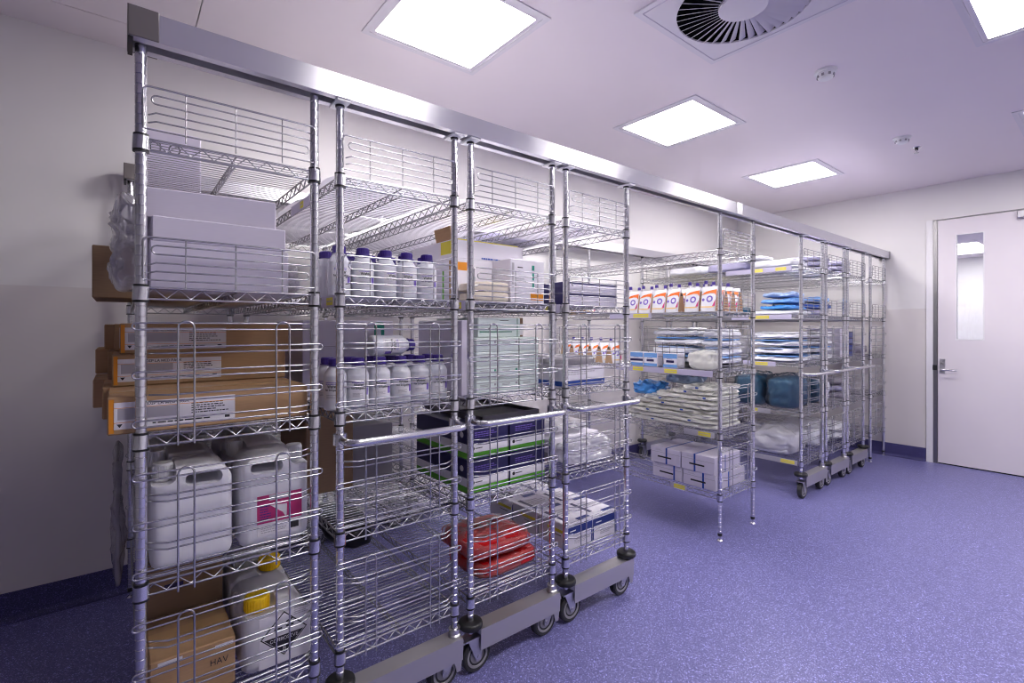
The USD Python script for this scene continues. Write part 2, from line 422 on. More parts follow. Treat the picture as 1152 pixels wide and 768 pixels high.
# ceiling lights
LIGHTS = [((1.20, 1.925), 'square light panel above the nearest end of the shelving row, largest in the photo'),
          ((2.995, 1.915), 'square light panel in the middle of the row above the shelving track'),
          ((4.79, 1.895), 'square light panel of the shelving row farthest from the camera'),
          ((2.995, .145), 'square light panel cut by the top right corner of the photo'),
          ((4.815, .145), 'square light panel whose frame corner shows at the right edge of the photo'),
          ((1.20, .145), 'square light panel overhead outside the frame, mirrored in the track')]
for (lx, ly), lab in LIGHTS:
    t = thing('ceiling_light', lab, 'ceiling light', (lx, ly, H), group='recessed light panels')
    fr = rrect(.63, .63, .006).difference(rrect(.575, .575, .004))
    e = extrude(fr, .006); e.apply_translation([0, 0, -.006]); obj('frame', e, PANELFRAME, t)
    e = extrude(rrect(.573, .573, .004).difference(rrect(.532, .532, .008)), .004); e.apply_translation([0, 0, -.004]); obj('inner_frame', e, PANELFRAME, t)
    e = extrude(rrect(.534, .534, .008), .003); e.apply_translation([0, 0, -.003]); obj('diffuser', e, LAMPM, t)

# swirl air diffuser
t = thing('air_diffuser', 'square white swirl air diffuser with radial blades in ceiling', 'air vent', (DIFF[0], DIFF[1], H))
pl = rrect(.655, .655, .006).difference(Point(0, 0).buffer(.272, quad_segs=24))
e = extrude(pl, .008); e.apply_translation([0, 0, -.010]); obj('face_plate', e, PANELFRAME, t)
e = extrude(rrect(.60, .60, .004).difference(rrect(.592, .592, .004)), .002); e.apply_translation([0, 0, -.012]); obj('groove', e, CARDL, t)
obj('plenum', xf(lathe([(.285, -.001), (.285, .16), (.0, .16)], 40)), GAP, t)
obj('hub', lathe([(.0, -.018), (.085, -.017), (.098, -.012), (.10, .004), (.0, .004)], 40), PANELFRAME, t, smooth=40)
for k in range(40):
    a = 2 * math.pi * k / 40
    b = trimesh.creation.box([.174, .034, .0022])
    vv = xf(b, rotz(math.degrees(a)) @ rotx(-33), None)[0]
    taper = b.vertices.copy(); taper[:, 1] *= np.where(taper[:, 0] > 0, 1.0, .42)
    vv = taper @ rotx(-33).T + [.186, 0, .0]
    obj('blade', (vv @ rotz(math.degrees(a)).T + [0, 0, -.002], b.faces), PANELFRAME, t)
# smoke detectors, sprinkler
for (x, y), lab in (((2.99, 1.015), 'round white smoke detector beside the air diffuser'), ((4.47, 1.02), 'white smoke detector near the far wall next to the sprinkler')):
    t = thing('smoke_detector', lab, 'smoke detector', (x, y, H), group='smoke detectors on the ceiling')
    obj('base', lathe([(.0, -.012), (.052, -.012), (.055, -.008), (.055, 0), (0, 0)], 24), WHITEP, t, smooth=40)
    obj('sensor_head', lathe([(.0, -.046), (.024, -.046), (.034, -.040), (.040, -.024), (.044, -.012), (0, -.012)], 24), WHITEP, t, smooth=40)
    mb = MB()
    for k in range(8):
        a = k * math.pi / 4
        mb.add(*xf(cbox(.034, .0425, -.006, .006, -.034, -.022), rotz(math.degrees(a))))
    obj('slot', mb.get(), HUB, t)
t = thing('sprinkler', 'small chrome ceiling sprinkler head beside the far smoke detector', 'sprinkler', (4.80, 1.005, H))
obj('escutcheon', lathe([(0, -.008), (.025, -.006), (.03, 0), (0, 0)], 20), CHROME, t, smooth=40)
obj('body', lathe([(0, -.022), (.011, -.022), (.011, -.006), (0, -.006)], 14), INK, t, smooth=40)
obj('frame_arms', MB().tube([(.01, 0, -.018), (.013, 0, -.03), (.004, 0, -.042)], .0025, 6, True).tube([(-.01, 0, -.018), (-.013, 0, -.03), (-.004, 0, -.042)], .0025, 6, True).get(), CHROME, t)
obj('deflector', lathe([(0, -.045), (.016, -.044), (.016, -.042), (0, -.041)], 16), CHROME, t, smooth=40)

# ------------------------------------------------------------------ overhead tracks
def track(y0, label):
    t = thing('overhead_track', label, 'shelving track')
    x0, xj, x1, w, h, zb = .018, 3.035, 6.172, .09, .07, 2.02
    c = Polygon([(0, 0), (.026, 0), (.026, .003), (.003, .003), (.003, h - .003), (w - .003, h - .003), (w - .003, .003), (w - .026, .003), (w - .026, 0), (w, 0), (w, h), (0, h)])
    for a, b in ((x0 + .003, xj), (xj, x1 - .004)):
        e = extrude(c, b - a)
        obj('track_channel', xf(e, [[0, 0, 1], [1, 0, 0], [0, 1, 0]], (a, y0, zb)), TRACK, t)
    obj('end_cap', MB().mesh(bevel_box(x0 - .002, x0 + .06, y0 - .006, y0 - .0005, zb - .001, zb + h + .004, .002)).box(x0 - .002, x0 + .06, y0 + w + .0005, y0 + w + .004, zb - .001, zb + h + .004)
        .box(x0 - .002, x0 + .06, y0 - .003, y0 + w + .003, zb + h + .0005, zb + h + .004).box(x0 - .003, x0, y0 - .004, y0 + w + .004, zb - .001, zb + h + .004).get(), DARKCAP, t)
    obj('end_stop', cbox(x0 - .002, x0 + .008, y0 + .002, y0 + w - .004, zb - .012, zb - .001), BLACK, t)
    obj('end_cap', bevel_box(x1 - .002, x1 + .004, y0 - .004, y0 + w + .004, zb - .004, zb + h + .004, .002), DARKCAP, t)
    obj('joint_sleeve', MB().box(xj - .035, xj + .035, y0 - .003, y0, zb, zb + h + .002).box(xj - .035, xj + .035, y0 - .003, y0 + w, zb + h, zb + h + .003).get(), STEEL, t)
    return t
YP, YR, W = 1.556, 3.020, .425
D = YR - YP
track(YP - .045, 'long brushed aluminium overhead track along the front of the shelving')
track(YR - .045, 'rear overhead track parallel to the wall behind the shelving')

# ------------------------------------------------------------------ shelving units
SH = [1.775, 1.395, 1.020, .640, .265]
DK = [s + .0185 for s in SH]

def post(z0, z1, feet):
    prof = [(.0, z0), (.0127, z0)]
    z = z0 + .02
    while z < z1 - .02:
        prof += [(.0127, z), (.0117, z + .001), (.0117, z + .0025), (.0127, z + .0035)]
        z += .0254
    prof += [(.0127, z1), (0, z1)]
    return lathe(prof, 14)

def zigzag(p0, p1, zt, zb, pitch):
    p0, p1 = np.array(p0, float), np.array(p1, float)
    L = np.linalg.norm(p1 - p0); n = max(2, int(round(L / pitch)) * 2)
    out = []
    for i in range(n + 1):
        q = p0 + (p1 - p0) * i / n
        out.append((q[0], q[1], zt if i % 2 else zb))
    return out

def loop_pts(z, r=.010):
    c = [((r, r), 180), ((W - r, r), 270), ((W - r, D - r), 0), ((r, D - r), 90)]
    out = []
    for (x, y), a0 in c: out += arc((x, y, z), r, a0, a0 + 90, (1, 0, 0), (0, 1, 0), 2)
    return out
def build_shelf(u, z):
    zt, zb = z + .014, z - .014
    s = obj('shelf', tube(loop_pts(zt), .0030, 6, closed=True), WIRE, u, smooth=True)
    obj('lower_rim', tube(loop_pts(zb), .0030, 6, closed=True), WIRE, s, smooth=True)
    cs = [(0, 0), (W, 0), (W, D), (0, D), (0, 0)]; zz = []
    for p, q in zip(cs[:-1], cs[1:]): zz += zigzag((*p, 0), (*q, 0), zt - .002, zb + .002, .056)[:-1]
    obj('truss_wire', tube(zz, .0022, 5, closed=True), WIRE, s, smooth=True)
    obj('support_wire', tube([(W / 2, .004, zt - .004), (W / 2, D - .004, zt - .004)], .0026, 6), WIRE, s, smooth=True)
    obj('support_wire', tube([(W / 2, .004, zb), (W / 2, D - .004, zb)], .0026, 6), WIRE, s, smooth=True)
    obj('support_truss', tube(zigzag((W / 2, .03, 0), (W / 2, D - .03, 0), zt - .005, zb + .002, .056), .0022, 5), WIRE, s, smooth=True)
    return s
def shelf_deck(z):
    mb = MB(); n = int(D / .0235)
    for i in range(1, n):
        y = D * i / n
        mb.tube([(.0, y, z + .0165), (W, y, z + .0165)], .0015, 5)
    return mb.get()
def collar():
    return lathe([(.0128, -.018), (.0185, -.017), (.0172, .017), (.0128, .018)], 16)
def collar_rings():
    a = lathe([(.0127, -.023), (.0178, -.023), (.0178, -.018), (.0127, -.018)], 14)
    b = lathe([(.0127, .018), (.0165, .018), (.0165, .023), (.0127, .023)], 14)
    return a, b

def ledge_low(z, flip=False):
    """Low end ledge: six rails and three uprights, about 0.13 m high."""
    out = []; r = .0022; y = -.018
    def R(p, rr, n=6, nm='rail'): out.append((nm, tube(p, rr, n)))
    X0, X1 = .004, W - .004
    zs = [z + .142, z + .122, z + .100, z + .078, z + .056, z + .034]
    R([(X0, 0 - .004, zs[5])] + [(X0, y, zs[5] + .008), (X0, y, zs[0] - .012)] + arc((X0 + .012, y, zs[0] - .012), .012, 180, 90, (1, 0, 0), (0, 0, 1), 4) + arc((X1 - .012, y, zs[0] - .012), .012, 90, 0, (1, 0, 0), (0, 0, 1), 4) + [(X1, y, z + .01)], .0027, 6)
    c = (zs[1] + zs[2]) / 2; rr = (zs[1] - zs[2]) / 2
    R([(X1 - .01, y + .008, zs[1]), (X1 - .03, y, zs[1])] + arc((.032, y, c), rr, 90, 270, (1, 0, 0), (0, 0, 1), 6) + [(X1 - .03, y, zs[2]), (X1 - .01, y + .008, zs[2])], r, 6)
    c = (zs[3] + zs[4]) / 2; rr = (zs[3] - zs[4]) / 2
    R([(.014, y + .008, zs[3] - .006), (.03, y, zs[3])] + arc((W - .032, y, c), rr, 90, -90, (1, 0, 0), (0, 0, 1), 6) + [(.03, y, zs[4]), (.014, y + .008, zs[4] - .004)], r, 6)
    R([(.006, y, zs[5]), (W - .006, y, zs[5])], r, 6)
    for x in (.094, .210, .330):
        R([(x, y + .004, zs[0]), (x, y + .004, z + .016)], .0020, 5, 'upright')
    return [(nm, (v * [1, -1, 1] + [0, D, 0], f[:, ::-1])) if flip else (nm, (v, f)) for nm, (v, f) in out]
def ledge_high(z, flip=False):
    """Tall end ledge: five hairpin rails hooked round alternate posts and two upright loops, 0.3 m high."""
    out = []; r = .0024; y = -.0175
    def R(p, rr, n=6, nm='rail'): out.append((nm, tube(p, rr, n)))
    for k in range(5):
        zt = z + .300 - .0615 * k; zb = zt - .0165; c = (zt + zb) / 2; rr = (zt - zb) / 2
        if k % 2 == 0:
            pts = [(W - .012, y + .022, zt), (W - .045, y, zt)] + arc((-.010, y, c), rr, 90, 270, (1, 0, 0), (0, 0, 1), 6) + [(W - .045, y, zb), (W - .012, y + .022, zb)]
        else:
            pts = [(.016, y + .026, zt), (.055, y, zt)] + arc((W + .010, y, c), rr, 90, -90, (1, 0, 0), (0, 0, 1), 6) + [(.055, y, zb), (.016, y + .026, zb)]
        R(pts, r, 6)
    for x in (.094, .330):
        R([(x - .018, y - .005, z - .016), (x - .018, y - .005, z + .287)] + arc((x, y - .005, z + .287), .018, 180, 0, (1, 0, 0), (0, 0, 1), 8) + [(x + .018, y - .005, z - .016)], .0026, 6, 'upright_loop')
    return [(nm, (v * [1, -1, 1] + [0, D, 0], f[:, ::-1])) if flip else (nm, (v, f)) for nm, (v, f) in out]

def build_ledge(u, parts):
    e = obj('end_ledge', parts[0][1], WIRE, u, smooth=True)
    for nm, m in parts[1:]: obj(nm, m, WIRE, e, smooth=True)
def caster_parts(par, px, y, bumper, trail):
    """A swivel caster: tyre, hub, fork, and above it a bumper ring or a clamp."""
    tz = .0625; x = px + trail
    w = lathe([(.030, -.014), (.056, -.016), (.0625, -.011), (.0625, .011), (.056, .016), (.030, .014)], 32)
    R = rotx(90)
    c = obj('caster_wheel', xf(w, R, (x, y, tz)), TYRE, par, smooth=35)
    hb = MB().add(*xf(lathe([(0, -.0175), (.010, -.0175), (.012, -.014), (.036, -.013), (.038, -.0165), (.046, -.0165), (.047, -.010), (.047, .010), (.046, .0165), (.038, .0165), (.036, .013), (.012, .014), (.010, .0175), (0, .0175)], 28), R, (x, y, tz)))
    obj('hub', hb.get(), HUB, c, smooth=30)
    fk = MB()
    for s in (-1, 1):
        pg = Polygon([(-.034 - trail * .6, .135), (.034 - trail * .6, .135), (.013, .056), (.008, .047), (-.008, .047), (-.013, .056)])
        fk.mesh(trimesh.Trimesh(*xf(extrude(pg, .003), [[1, 0, 0], [0, 0, -1], [0, 1, 0]], (x, y + s * .0225 + .0015, 0)), process=False))
    fk.box(px - .034, px + .034, y - .0235, y + .0235, .130, .136)
    fk.add(*xf(lathe([(0, -.027), (.006, -.027), (.006, .027), (0, .027)], 10), R, (x, y, tz)))
    obj('fork', fk.get(), STEEL, c)
    if bumper:
        obj('bumper_ring', xf(lathe([(.013, 0), (.041, .0), (.0465, .006), (.047, .013), (.045, .021), (.039, .026), (.018, .026), (.013, .026)], 28), None, (px, y, .172)), BLACK, par, smooth=40)
    else:
        obj('post_clamp', xf(lathe([(.013, 0), (.023, .0), (.024, .006), (.020, .010), (.020, .026), (.022, .028), (.014, .030)], 18), None, (px, y, .168)), STEEL, par, smooth=40)

def unit_proto(name, mobile, right_bumper=False):
    u = proto_thing(name)
    z0 = .15 if mobile else .045
    for x, y in ((0, 0), (W, 0), (0, D), (W, D)):
        p = obj('post', xf(post(z0, 2.022, 0), None, (x, y, 0)), CHROME, u, smooth=35)
        if not mobile:
            ft = MB().add(*lathe([(0, 0), (.016, 0), (.018, .004), (.012, .010), (.006, .012), (.006, .044), (0, .045)], 14))
            obj('foot', xf(ft.get(), None, (x, y, 0)), CHROME, p, smooth=35)
            obj('foot_nut', xf(lathe([(.006, .032), (.0135, .032), (.0142, .044), (.013, .05), (.0127, .05)], 12), None, (x, y, 0)), BLACK, p, smooth=35)
        else:
            obj('post_cap', xf(lathe([(.0128, 2.006), (.0142, 2.006), (.0142, 2.0185), (.0128, 2.0185)], 14), None, (x, y, 0)), BLACK, p)
    if mobile:
        for x in (0, W):
            obj('track_guide', MB().box(x - .021, x + .021, -.04, .04, 2.0125, 2.0195).get(), WHITEP, u)
    for k, z in enumerate(SH):
        s = build_shelf(u, z)
        tag(obj('wire_deck', shelf_deck(z), WIRE, s, smooth=True), kind='stuff')
        for x, y in ((0, 0), (W, 0), (0, D), (W, D)):
            obj('collar', xf(collar(), None, (x, y, z)), CHROME, s, smooth=35)
            for ring in collar_rings(): obj('sleeve', xf(ring, None, (x, y, z)), BLACK, s, smooth=35)
    for k, z in enumerate(SH):
        fn = ledge_low if k < 2 else ledge_high
        build_ledge(u, fn(z)); build_ledge(u, fn(z, True))
    if mobile:
        hz = .955
        pts = [(0, 0, hz), (0, -.045, hz)] + arc((.035, -.055, hz), .035, 180, 270, (1, 0, 0), (0, 1, 0), 6) + arc((W - .035, -.055, hz), .035, 270, 360, (1, 0, 0), (0, 1, 0), 6) + [(W, -.045, hz), (W, 0, hz)]
        h = obj('push_handle', MB().tube(pts, .0115, 12, True).get(), CHROME, u, smooth=True)
        for x in (0, W): obj('handle_clamp', xf(lathe([(.0129, -.019), (.021, -.017), (.021, .017), (.0129, .019)], 16), None, (x, 0, hz)), CHROME, h, smooth=35)
        for y in (0, D):
            prof = Polygon([(-.034, .088), (-.031, .088), (-.031, .164), (.031, .164), (.031, .088), (.034, .088), (.034, .167), (-.034, .167)])
            e = extrude(prof, W - .01)
            bb = MB().add(*xf(e, [[0, 0, 1], [1, 0, 0], [0, 1, 0]], (.026, y, 0)))
            # rounded lug at the free end
            lug = Polygon([(W + .012, .166), (W + .018, .160), (W + .017, .125), (W + .006, .052), (W - .010, .052), (W - .02, .088)])
            for s in (-1, 1):
                bb.add(*xf(extrude(lug, .003), [[1, 0, 0], [0, 0, -1], [0, 1, 0]], (0, y + s * .0325 + .0015, 0)))
            obj('base_channel', bb.get(), CHANNEL, u)
            for x in (0, W):
                caster_parts(u, x, y, x == 0 or right_bumper, .022 if x == 0 else -.052)
    return u
FIXED = unit_proto('fixed_unit', False)
MOBILE = unit_proto('mobile_unit', True)
MOBILE2 = unit_proto('mobile_unit_bumpers', True, True)
UX = dict(A=.0425, B=.546, C=1.042, D=1.5495, E=2.881, F=4.085, G=4.586, H=5.088, I=5.722)
place(FIXED, 'wire_shelving_unit', 'chrome wire shelving unit on fixed feet nearest the camera, loaded with brown cartons', 'wire shelving', (UX['A'], YP, 0))
place(MOBILE, 'mobile_shelving_unit', 'wheeled chrome wire unit holding rows of purple-capped bottles', 'wire shelving', (UX['B'], YP, 0))
place(MOBILE, 'mobile_shelving_unit', 'wheeled chrome wire unit holding navy and green cartons and red packs', 'wire shelving', (UX['C'], YP, 0))
place(MOBILE2, 'mobile_shelving_unit', 'wheeled chrome wire unit with two black bumpers beside the open aisle', 'wire shelving', (UX['D'], YP, 0))
place(FIXED, 'wire_shelving_unit', 'fixed chrome wire unit on small feet across the aisle, holding pouches and strapped cartons', 'wire shelving', (UX['E'], YP, 0))
place(MOBILE, 'mobile_shelving_unit', 'wheeled chrome wire unit with teal packs, nearest of the far three', 'wire shelving', (UX['F'], YP, 0))
place(MOBILE, 'mobile_shelving_unit', 'middle one of the three far wheeled chrome wire units', 'wire shelving', (UX['G'], YP, 0))
place(MOBILE2, 'mobile_shelving_unit', 'wheeled chrome wire unit with blue bins, farthest of the wheeled ones', 'wire shelving', (UX['H'], YP, 0))
place(FIXED, 'wire_shelving_unit', 'almost empty fixed chrome wire unit against the far wall', 'wire shelving', (UX['I'], YP, 0))

#CONTENTS
# ------------------------------------------------------------------ goods on the shelves
ORD = ['first', 'second', 'third', 'fourth', 'fifth', 'sixth', 'seventh', 'eighth', 'ninth']

def face_frame(face, sx, sy, sz):
    """(origin at the face's centre, u axis, v axis, outward normal) of a box centred over its base."""
    return {'front': ((0, -sy / 2, sz / 2), (1, 0, 0), (0, 0, 1), (0, -1, 0)),
            'left': ((-sx / 2, 0, sz / 2), (0, -1, 0), (0, 0, 1), (-1, 0, 0)),
            'right': ((sx / 2, 0, sz / 2), (0, 1, 0), (0, 0, 1), (1, 0, 0)),
            'top': ((0, 0, sz), (1, 0, 0), (0, 1, 0), (0, 0, 1))}[face]

def on_face(mesh2d, face, size, u=0, v=0, lift=0.0):
    """Puts a mesh drawn in the xy plane (thickness along z) on a face of a box."""
    o, U, V, N = (np.array(q, float) for q in face_frame(face, *size))
    vv, f = (mesh2d.vertices, mesh2d.faces) if hasattr(mesh2d, 'vertices') else mesh2d
    vv = np.asarray(vv, float)
    return o + U * (vv[:, :1] + u) + V * (vv[:, 1:2] + v) + N * (vv[:, 2:3] + lift), f

def plate(w, h, t=.0008): return cbox(-w / 2, w / 2, -h / 2, h / 2, -.0002, t)

def textlines(w, h, n, seed, fill=.7, ragged=True):
    """Rows of tiny word-like dashes for print too small to read."""
    rnd = random.Random(seed); mb = MB(); dy = h / n
    for i in range(n):
        x = -w / 2; end = w / 2 * (1 if not ragged else rnd.uniform(.1, 1.0))
        while x < end:
            l = rnd.uniform(.03, .12) * w
            mb.box(x, min(x + l, w / 2), h / 2 - (i + .5) * dy - dy * .22, h / 2 - (i + .5) * dy + dy * .22, -.0002, .0004)
            x += l + .02 * w
    return mb.get()

def carton(name, label, cat, x, y, z, mat, feats=(), rz=0, group=None, bevel=.003, tape=None, ry=0, rx=0):
    """Box between x, y (from the bottom z upwards): body plus printed or taped parts."""
    sx, sy, sz = x[1] - x[0], y[1] - y[0], z[1] - z[0]
    t = thing(name, label, cat, ((x[0] + x[1]) / 2, (y[0] + y[1]) / 2, z[0]), rz, group, ry, rx)
    obj('body', bevel_box(-sx / 2, sx / 2, -sy / 2, sy / 2, 0, sz, bevel), mat, t)
    dress(t, (sx, sy, sz), feats)
    return t

def dress(t, size, feats):
    sx, sy, sz = size
    for f in feats:
        k = f[0]
        if k == 'plate':       # name, face, u, v, w, h, material[, lift]
            _, nm, face, u, v, w, h, m = f[:8]
            obj(nm, on_face(plate(w, h), face, size, u, v, f[8] if len(f) > 8 else 0), m, t)
        elif k == 'lines':
            _, face, u, v, w, h, n, m = f[:8]
            obj('print', on_face(textlines(w, h, n, int(abs(u * 1e4)) + n + int(w * 1e4)), face, size, u, v, f[8] if len(f) > 8 else .0008), m, t)
        elif k == 'text':
            _, face, u, v, hh, txt, m = f[:7]
            tm = meshkit.text_mesh(txt, hh, .0006, bold=len(f) > 8 and f[8]); b = tm.bounds.mean(0); tm.apply_translation([-b[0], -b[1], 0])
            obj('lettering', on_face(tm, face, size, u, v, f[7] if len(f) > 7 else .0008), m, t)
        elif k == 'flaps':     # the seam between the two top flaps with a strip of tape
            _, m = f
            obj('tape', on_face(plate(sx * .98, min(.048, sy * .3)), 'top', size), m, t)
        elif k == 'poly':
            _, nm, face, u, v, pg, m = f[:7]
            obj(nm, on_face(xf(extrude(pg, .0009), None, (0, 0, -.0001)), face, size, u, v, f[7] if len(f) > 7 else 0), m, t)
TAPE = PAINT('packing_tape', 196, 158, 112, .25)

# ---- unit A
ax = UX['A']
carton('storage_box', 'small white box with printed handling symbols on the top shelf of the nearest unit', 'box', (.052, .232), (2.10, 2.36), (DK[0], DK[0] + .205), CARDL,
       [('poly', 'symbol', 'front', .01, .04, Point(0, 0).buffer(.018).difference(Point(0, 0).buffer(.014)), INK), ('poly', 'symbol', 'front', -.045, .04, rrect(.03, .03, .004).difference(rrect(.024, .024, .003)), INK), ('flaps', TAPE)])
carton('long_white_box', 'long white box lowest of three behind the low wire rails of the nearest unit', 'box', (.062, .404), (1.60, 2.10), (DK[1], DK[1] + .125), CARDL)
carton('long_white_box', 'long white box lying in the middle of its stack of three', 'box', (.066, .396), (1.60, 2.04), (DK[1] + .1255, DK[1] + .192), CARDL, [('plate', 'end_flap', 'left', 0, 0, .40, .056, CARDL)])
carton('long_white_box', 'long white box topmost of the stack, turned slightly askew', 'box', (.062, .392), (1.63, 2.06), (DK[1] + .1925, DK[1] + .275), CARDL, rz=-5)
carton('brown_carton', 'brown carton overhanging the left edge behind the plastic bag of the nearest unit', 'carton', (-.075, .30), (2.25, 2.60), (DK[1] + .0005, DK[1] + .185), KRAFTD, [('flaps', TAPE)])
def bag(name, label, size, loc, mat, rz=0, seed=1, n=16, amp=.02, freq=12, e=3.5, group=None, cat='plastic bag', rx=0, ry=0, parts=()):
    t = thing(name, label, cat, loc, rz, group, ry, rx)
    obj('film', soft_box(*size, n=n, amp=amp, freq=freq, seed=seed, e=e), mat, t, smooth=50)
    for nm, m, mt in parts: obj(nm, m, mt, t, smooth=True)
    return t
bag('plastic_bag', 'crumpled clear plastic bag hanging out left of the white boxes', (.095, .34, .285), (.018, 1.86, DK[1] + .001), FILM, seed=3, amp=.05, freq=11, n=22, e=3)
bag('plastic_bag', 'loose clear wrap bunched right of the long white boxes', (.052, .30, .095), (.432, 1.76, DK[1]), FILM, seed=8, amp=.02, freq=16, e=3)

def brown(label, x0, y0, z0, L=.478, dpt=.285, h=.094, front=True, rz=0):
    f = [('flaps', TAPE), ('plate', 'side_stripe', 'left', -(dpt / 2 - .02), 0, .012, h * .96, ORANGE), ('plate', 'side_label', 'left', -(dpt / 2 - .075), 0, .09, h * .72, PAPER), ('lines', 'left', -(dpt / 2 - .075), 0, .07, h * .6, 6, PAPERG)]
    if front:
        lw, lh, u = .268, h * .72, -L / 2 + .012 + .134
        f += [('plate', 'label_stripe', 'front', -L / 2 + .008, 0, .010, h * .90, ORANGE), ('plate', 'label', 'front', u, 0, lw, lh, PAPER),
              ('plate', 'grey_field', 'front', u - .062, .004, .128, lh * .42, PAPERG, .0004), ('lines', 'front', u + .075, .006, .09, lh * .46, 5, INK, .0005),
              ('lines', 'front', u + .03, -lh * .36, .17, lh * .12, 1, INK, .0005), ('plate', 'rule', 'front', u, lh * .29, lw, .0012, ORANGE, .0005), ('plate', 'rule', 'front', u, -lh * .25, lw, .0012, ORANGE, .0005),
              ('text', 'front', u - .02, lh * .40, .0075, 'DIP LA MED PACK', INK, .0005, True),
              ('poly', 'mark', 'front', u - .122, -lh * .36, Polygon([(-.006, .004), (.006, .004), (0, -.005)]), INK, .0005), ('plate', 'mark', 'front', u + .115, -lh * .36, .012, .007, INK, .0005)]
    return carton('brown_carton', label, 'carton', (x0, x0 + L), (y0, y0 + dpt), (z0, z0 + h), KRAFT, f, rz=rz, group='flat brown cartons stacked on the nearest unit')
z = DK[2]; hb = .0945
brown('flat brown carton with orange-edged white label, lowest and foremost of its stack', -.024, 1.580, z)
brown('flat brown carton in the lowest layer just behind the foremost one', -.040, 1.872, z, front=False)
brown('flat brown carton in the lowest layer poking out farthest at the left rear', -.070, 2.162, z, front=False)
brown('flat brown carton with white label in the middle layer of the stack', -.017, 1.868, z + hb, rz=0)
brown('flat brown carton of the middle layer, just behind the labelled one', -.032, 2.160, z + hb, front=False)
brown('flat brown carton at the back of the middle layer', -.072, 2.452, z + hb, front=False)
brown('flat brown carton with white label, topmost and foremost of the stack', .000, 1.890, z + 2 * hb)
brown('second flat brown carton from the front in the top layer', -.016, 2.180, z + 2 * hb, front=False)
brown('flat brown carton at the rear of the top layer, jutting out at left', -.046, 2.470, z + 2 * hb, front=False)

def jerry_mesh(w, d, h, cap_side=1, drop=.05, cap_front=False):
    """Jerrycan body: rounded tank, top grip with a slot through it, lowered corner that carries the neck."""
    b = rbox(w, d, h, min(w, d) * .17)
    cut = rbox(w * .36, d * 1.4, drop + .08, .02).translate((cap_side * (w / 2 - w * .12), 0, h - drop))
    slot = rbox(w * .46, d * 1.5, .034, .015).translate((-cap_side * w * .13, 0, h - .056))
    if cap_front:
        cut = rbox(w * .56, d * .42, drop + .08, .02).translate((cap_side * w * .25, -d * .36, h - drop))
        slot = rbox(w * 1.5, d * .34, .026, .012).translate((0, d * .15, h - .045))
    prof = m3.CrossSection([np.array(rrect(w + .0002, h * 2, min(.062, w * .33), 8).exterior.coords)[:-1][::-1].tolist()])
    shell = m3.Manifold.extrude(prof, d * 1.2).rotate((90, 0, 0)).translate((0, d * .6, 0))
    b = (b ^ shell) - cut - slot
    return b
def jerrycan(name, label, w, d, h, loc, body, capm, cap_side=1, cap_r=.026, cap_h=.034, drop=.045, feats=(), cap_front=False, rz=0, group=None):
    t = thing(name, label, 'jerrycan', loc, rz, group)
    m = jerry_mesh(w, d, h, cap_side, drop, cap_front)
    obj('body', m, body, t, smooth=45)
    cx = cap_side * (w / 2 - w * (.16 if not cap_front else .26)); cy = -d * .12 if not cap_front else -d * .30
    z0 = h - drop
    cp = MB(); n = 26
    cp.add(*xf(lathe([(cap_r * .8, -.012), (cap_r * .8, .004), (cap_r, .004), (cap_r * 1.0, cap_h * .9), (cap_r * .93, cap_h), (0, cap_h)], n), None, (cx, cy, z0)))
    for k in range(n):
        a = 2 * math.pi * k / n
        cp.add(*xf(cbox(cap_r * .985, cap_r * 1.045, -.0012, .0012, .006, cap_h * .86), rotz(math.degrees(a)), (cx, cy, z0)))
    obj('cap', cp.get(), capm, t, smooth=35)
    dress(t, (w, d, h), feats)
    return t
z = DK[3]
gJ = 'white jerrycans on the nearest unit'
pl = [('plate', 'label', 'front', .010, -.044, .125, .118, PAPER), ('plate', 'pink_field', 'front', .010, -.026, .125, .082, PINK, .0004), ('plate', 'white_field', 'front', .010, .006, .060, .016, PAPER, .0008),
      ('poly', 'white_wedge', 'front', .018, -.034, Polygon([(-.035, .018), (.012, .014), (.010, -.030), (.0, -.010), (-.015, .002)]), PAPER, .0006), ('lines', 'front', .010, .006, .05, .008, 1, INK, .0012), ('lines', 'front', -.030, -.036, .03, .045, 6, PURPLE, .0012),
      ('plate', 'bar_code', 'front', .05, -.088, .026, .018, INK, .0008), ('lines', 'front', -.007, -.088, .07, .018, 3, PAPERG, .0008)]
for (x, y, side, lab, ft) in ((.158, 1.672, -1, 'large white jerrycan without a label, front left on the nearest unit', ()),
                          (.368, 1.676, 1, 'large white jerrycan with a pink label, front right on the nearest unit', pl),
                          (.152, 1.850, -1, 'white jerrycan standing right behind the unlabelled front one', ()),
                          (.360, 1.852, -1, 'white jerrycan standing right behind the one with the pink label', ()),
                          (.150, 2.030, 1, 'white jerrycan in the third row at the left of the white cans', ()),
                          (.358, 2.032, 1, 'white jerrycan in the third row at the right of the white cans', ())):
    jerrycan('jerrycan', lab, .192, .165, .274, (x, y, z), MILK, WHITEP, side, .0235, .050, .044, feats=ft, group=gJ)
bag('plastic_bag', 'dull grey plastic sack bulging out over the left edge beside the jerrycans', (.045, .40, .42), (-.004, 1.98, z - .135), FILMGREY, seed=12, amp=.035, freq=9, n=18, e=3)
z = DK[4]
carton('brown_carton', 'brown carton with torn white tape and marker lettering at the bottom of the nearest unit', 'carton', (.062, .262), (1.610, 1.86), (z, z + .135), KRAFT,
       [('plate', 'torn_tape', 'front', -.055, .055, .055, .012, PAPER), ('plate', 'torn_tape', 'front', .072, .052, .045, .009, PAPER), ('text', 'front', .060, .012, .016, 'HAV', INK), ('plate', 'crease', 'front', 0, -.022, .19, .0016, KRAFTD), ('flaps', TAPE)])
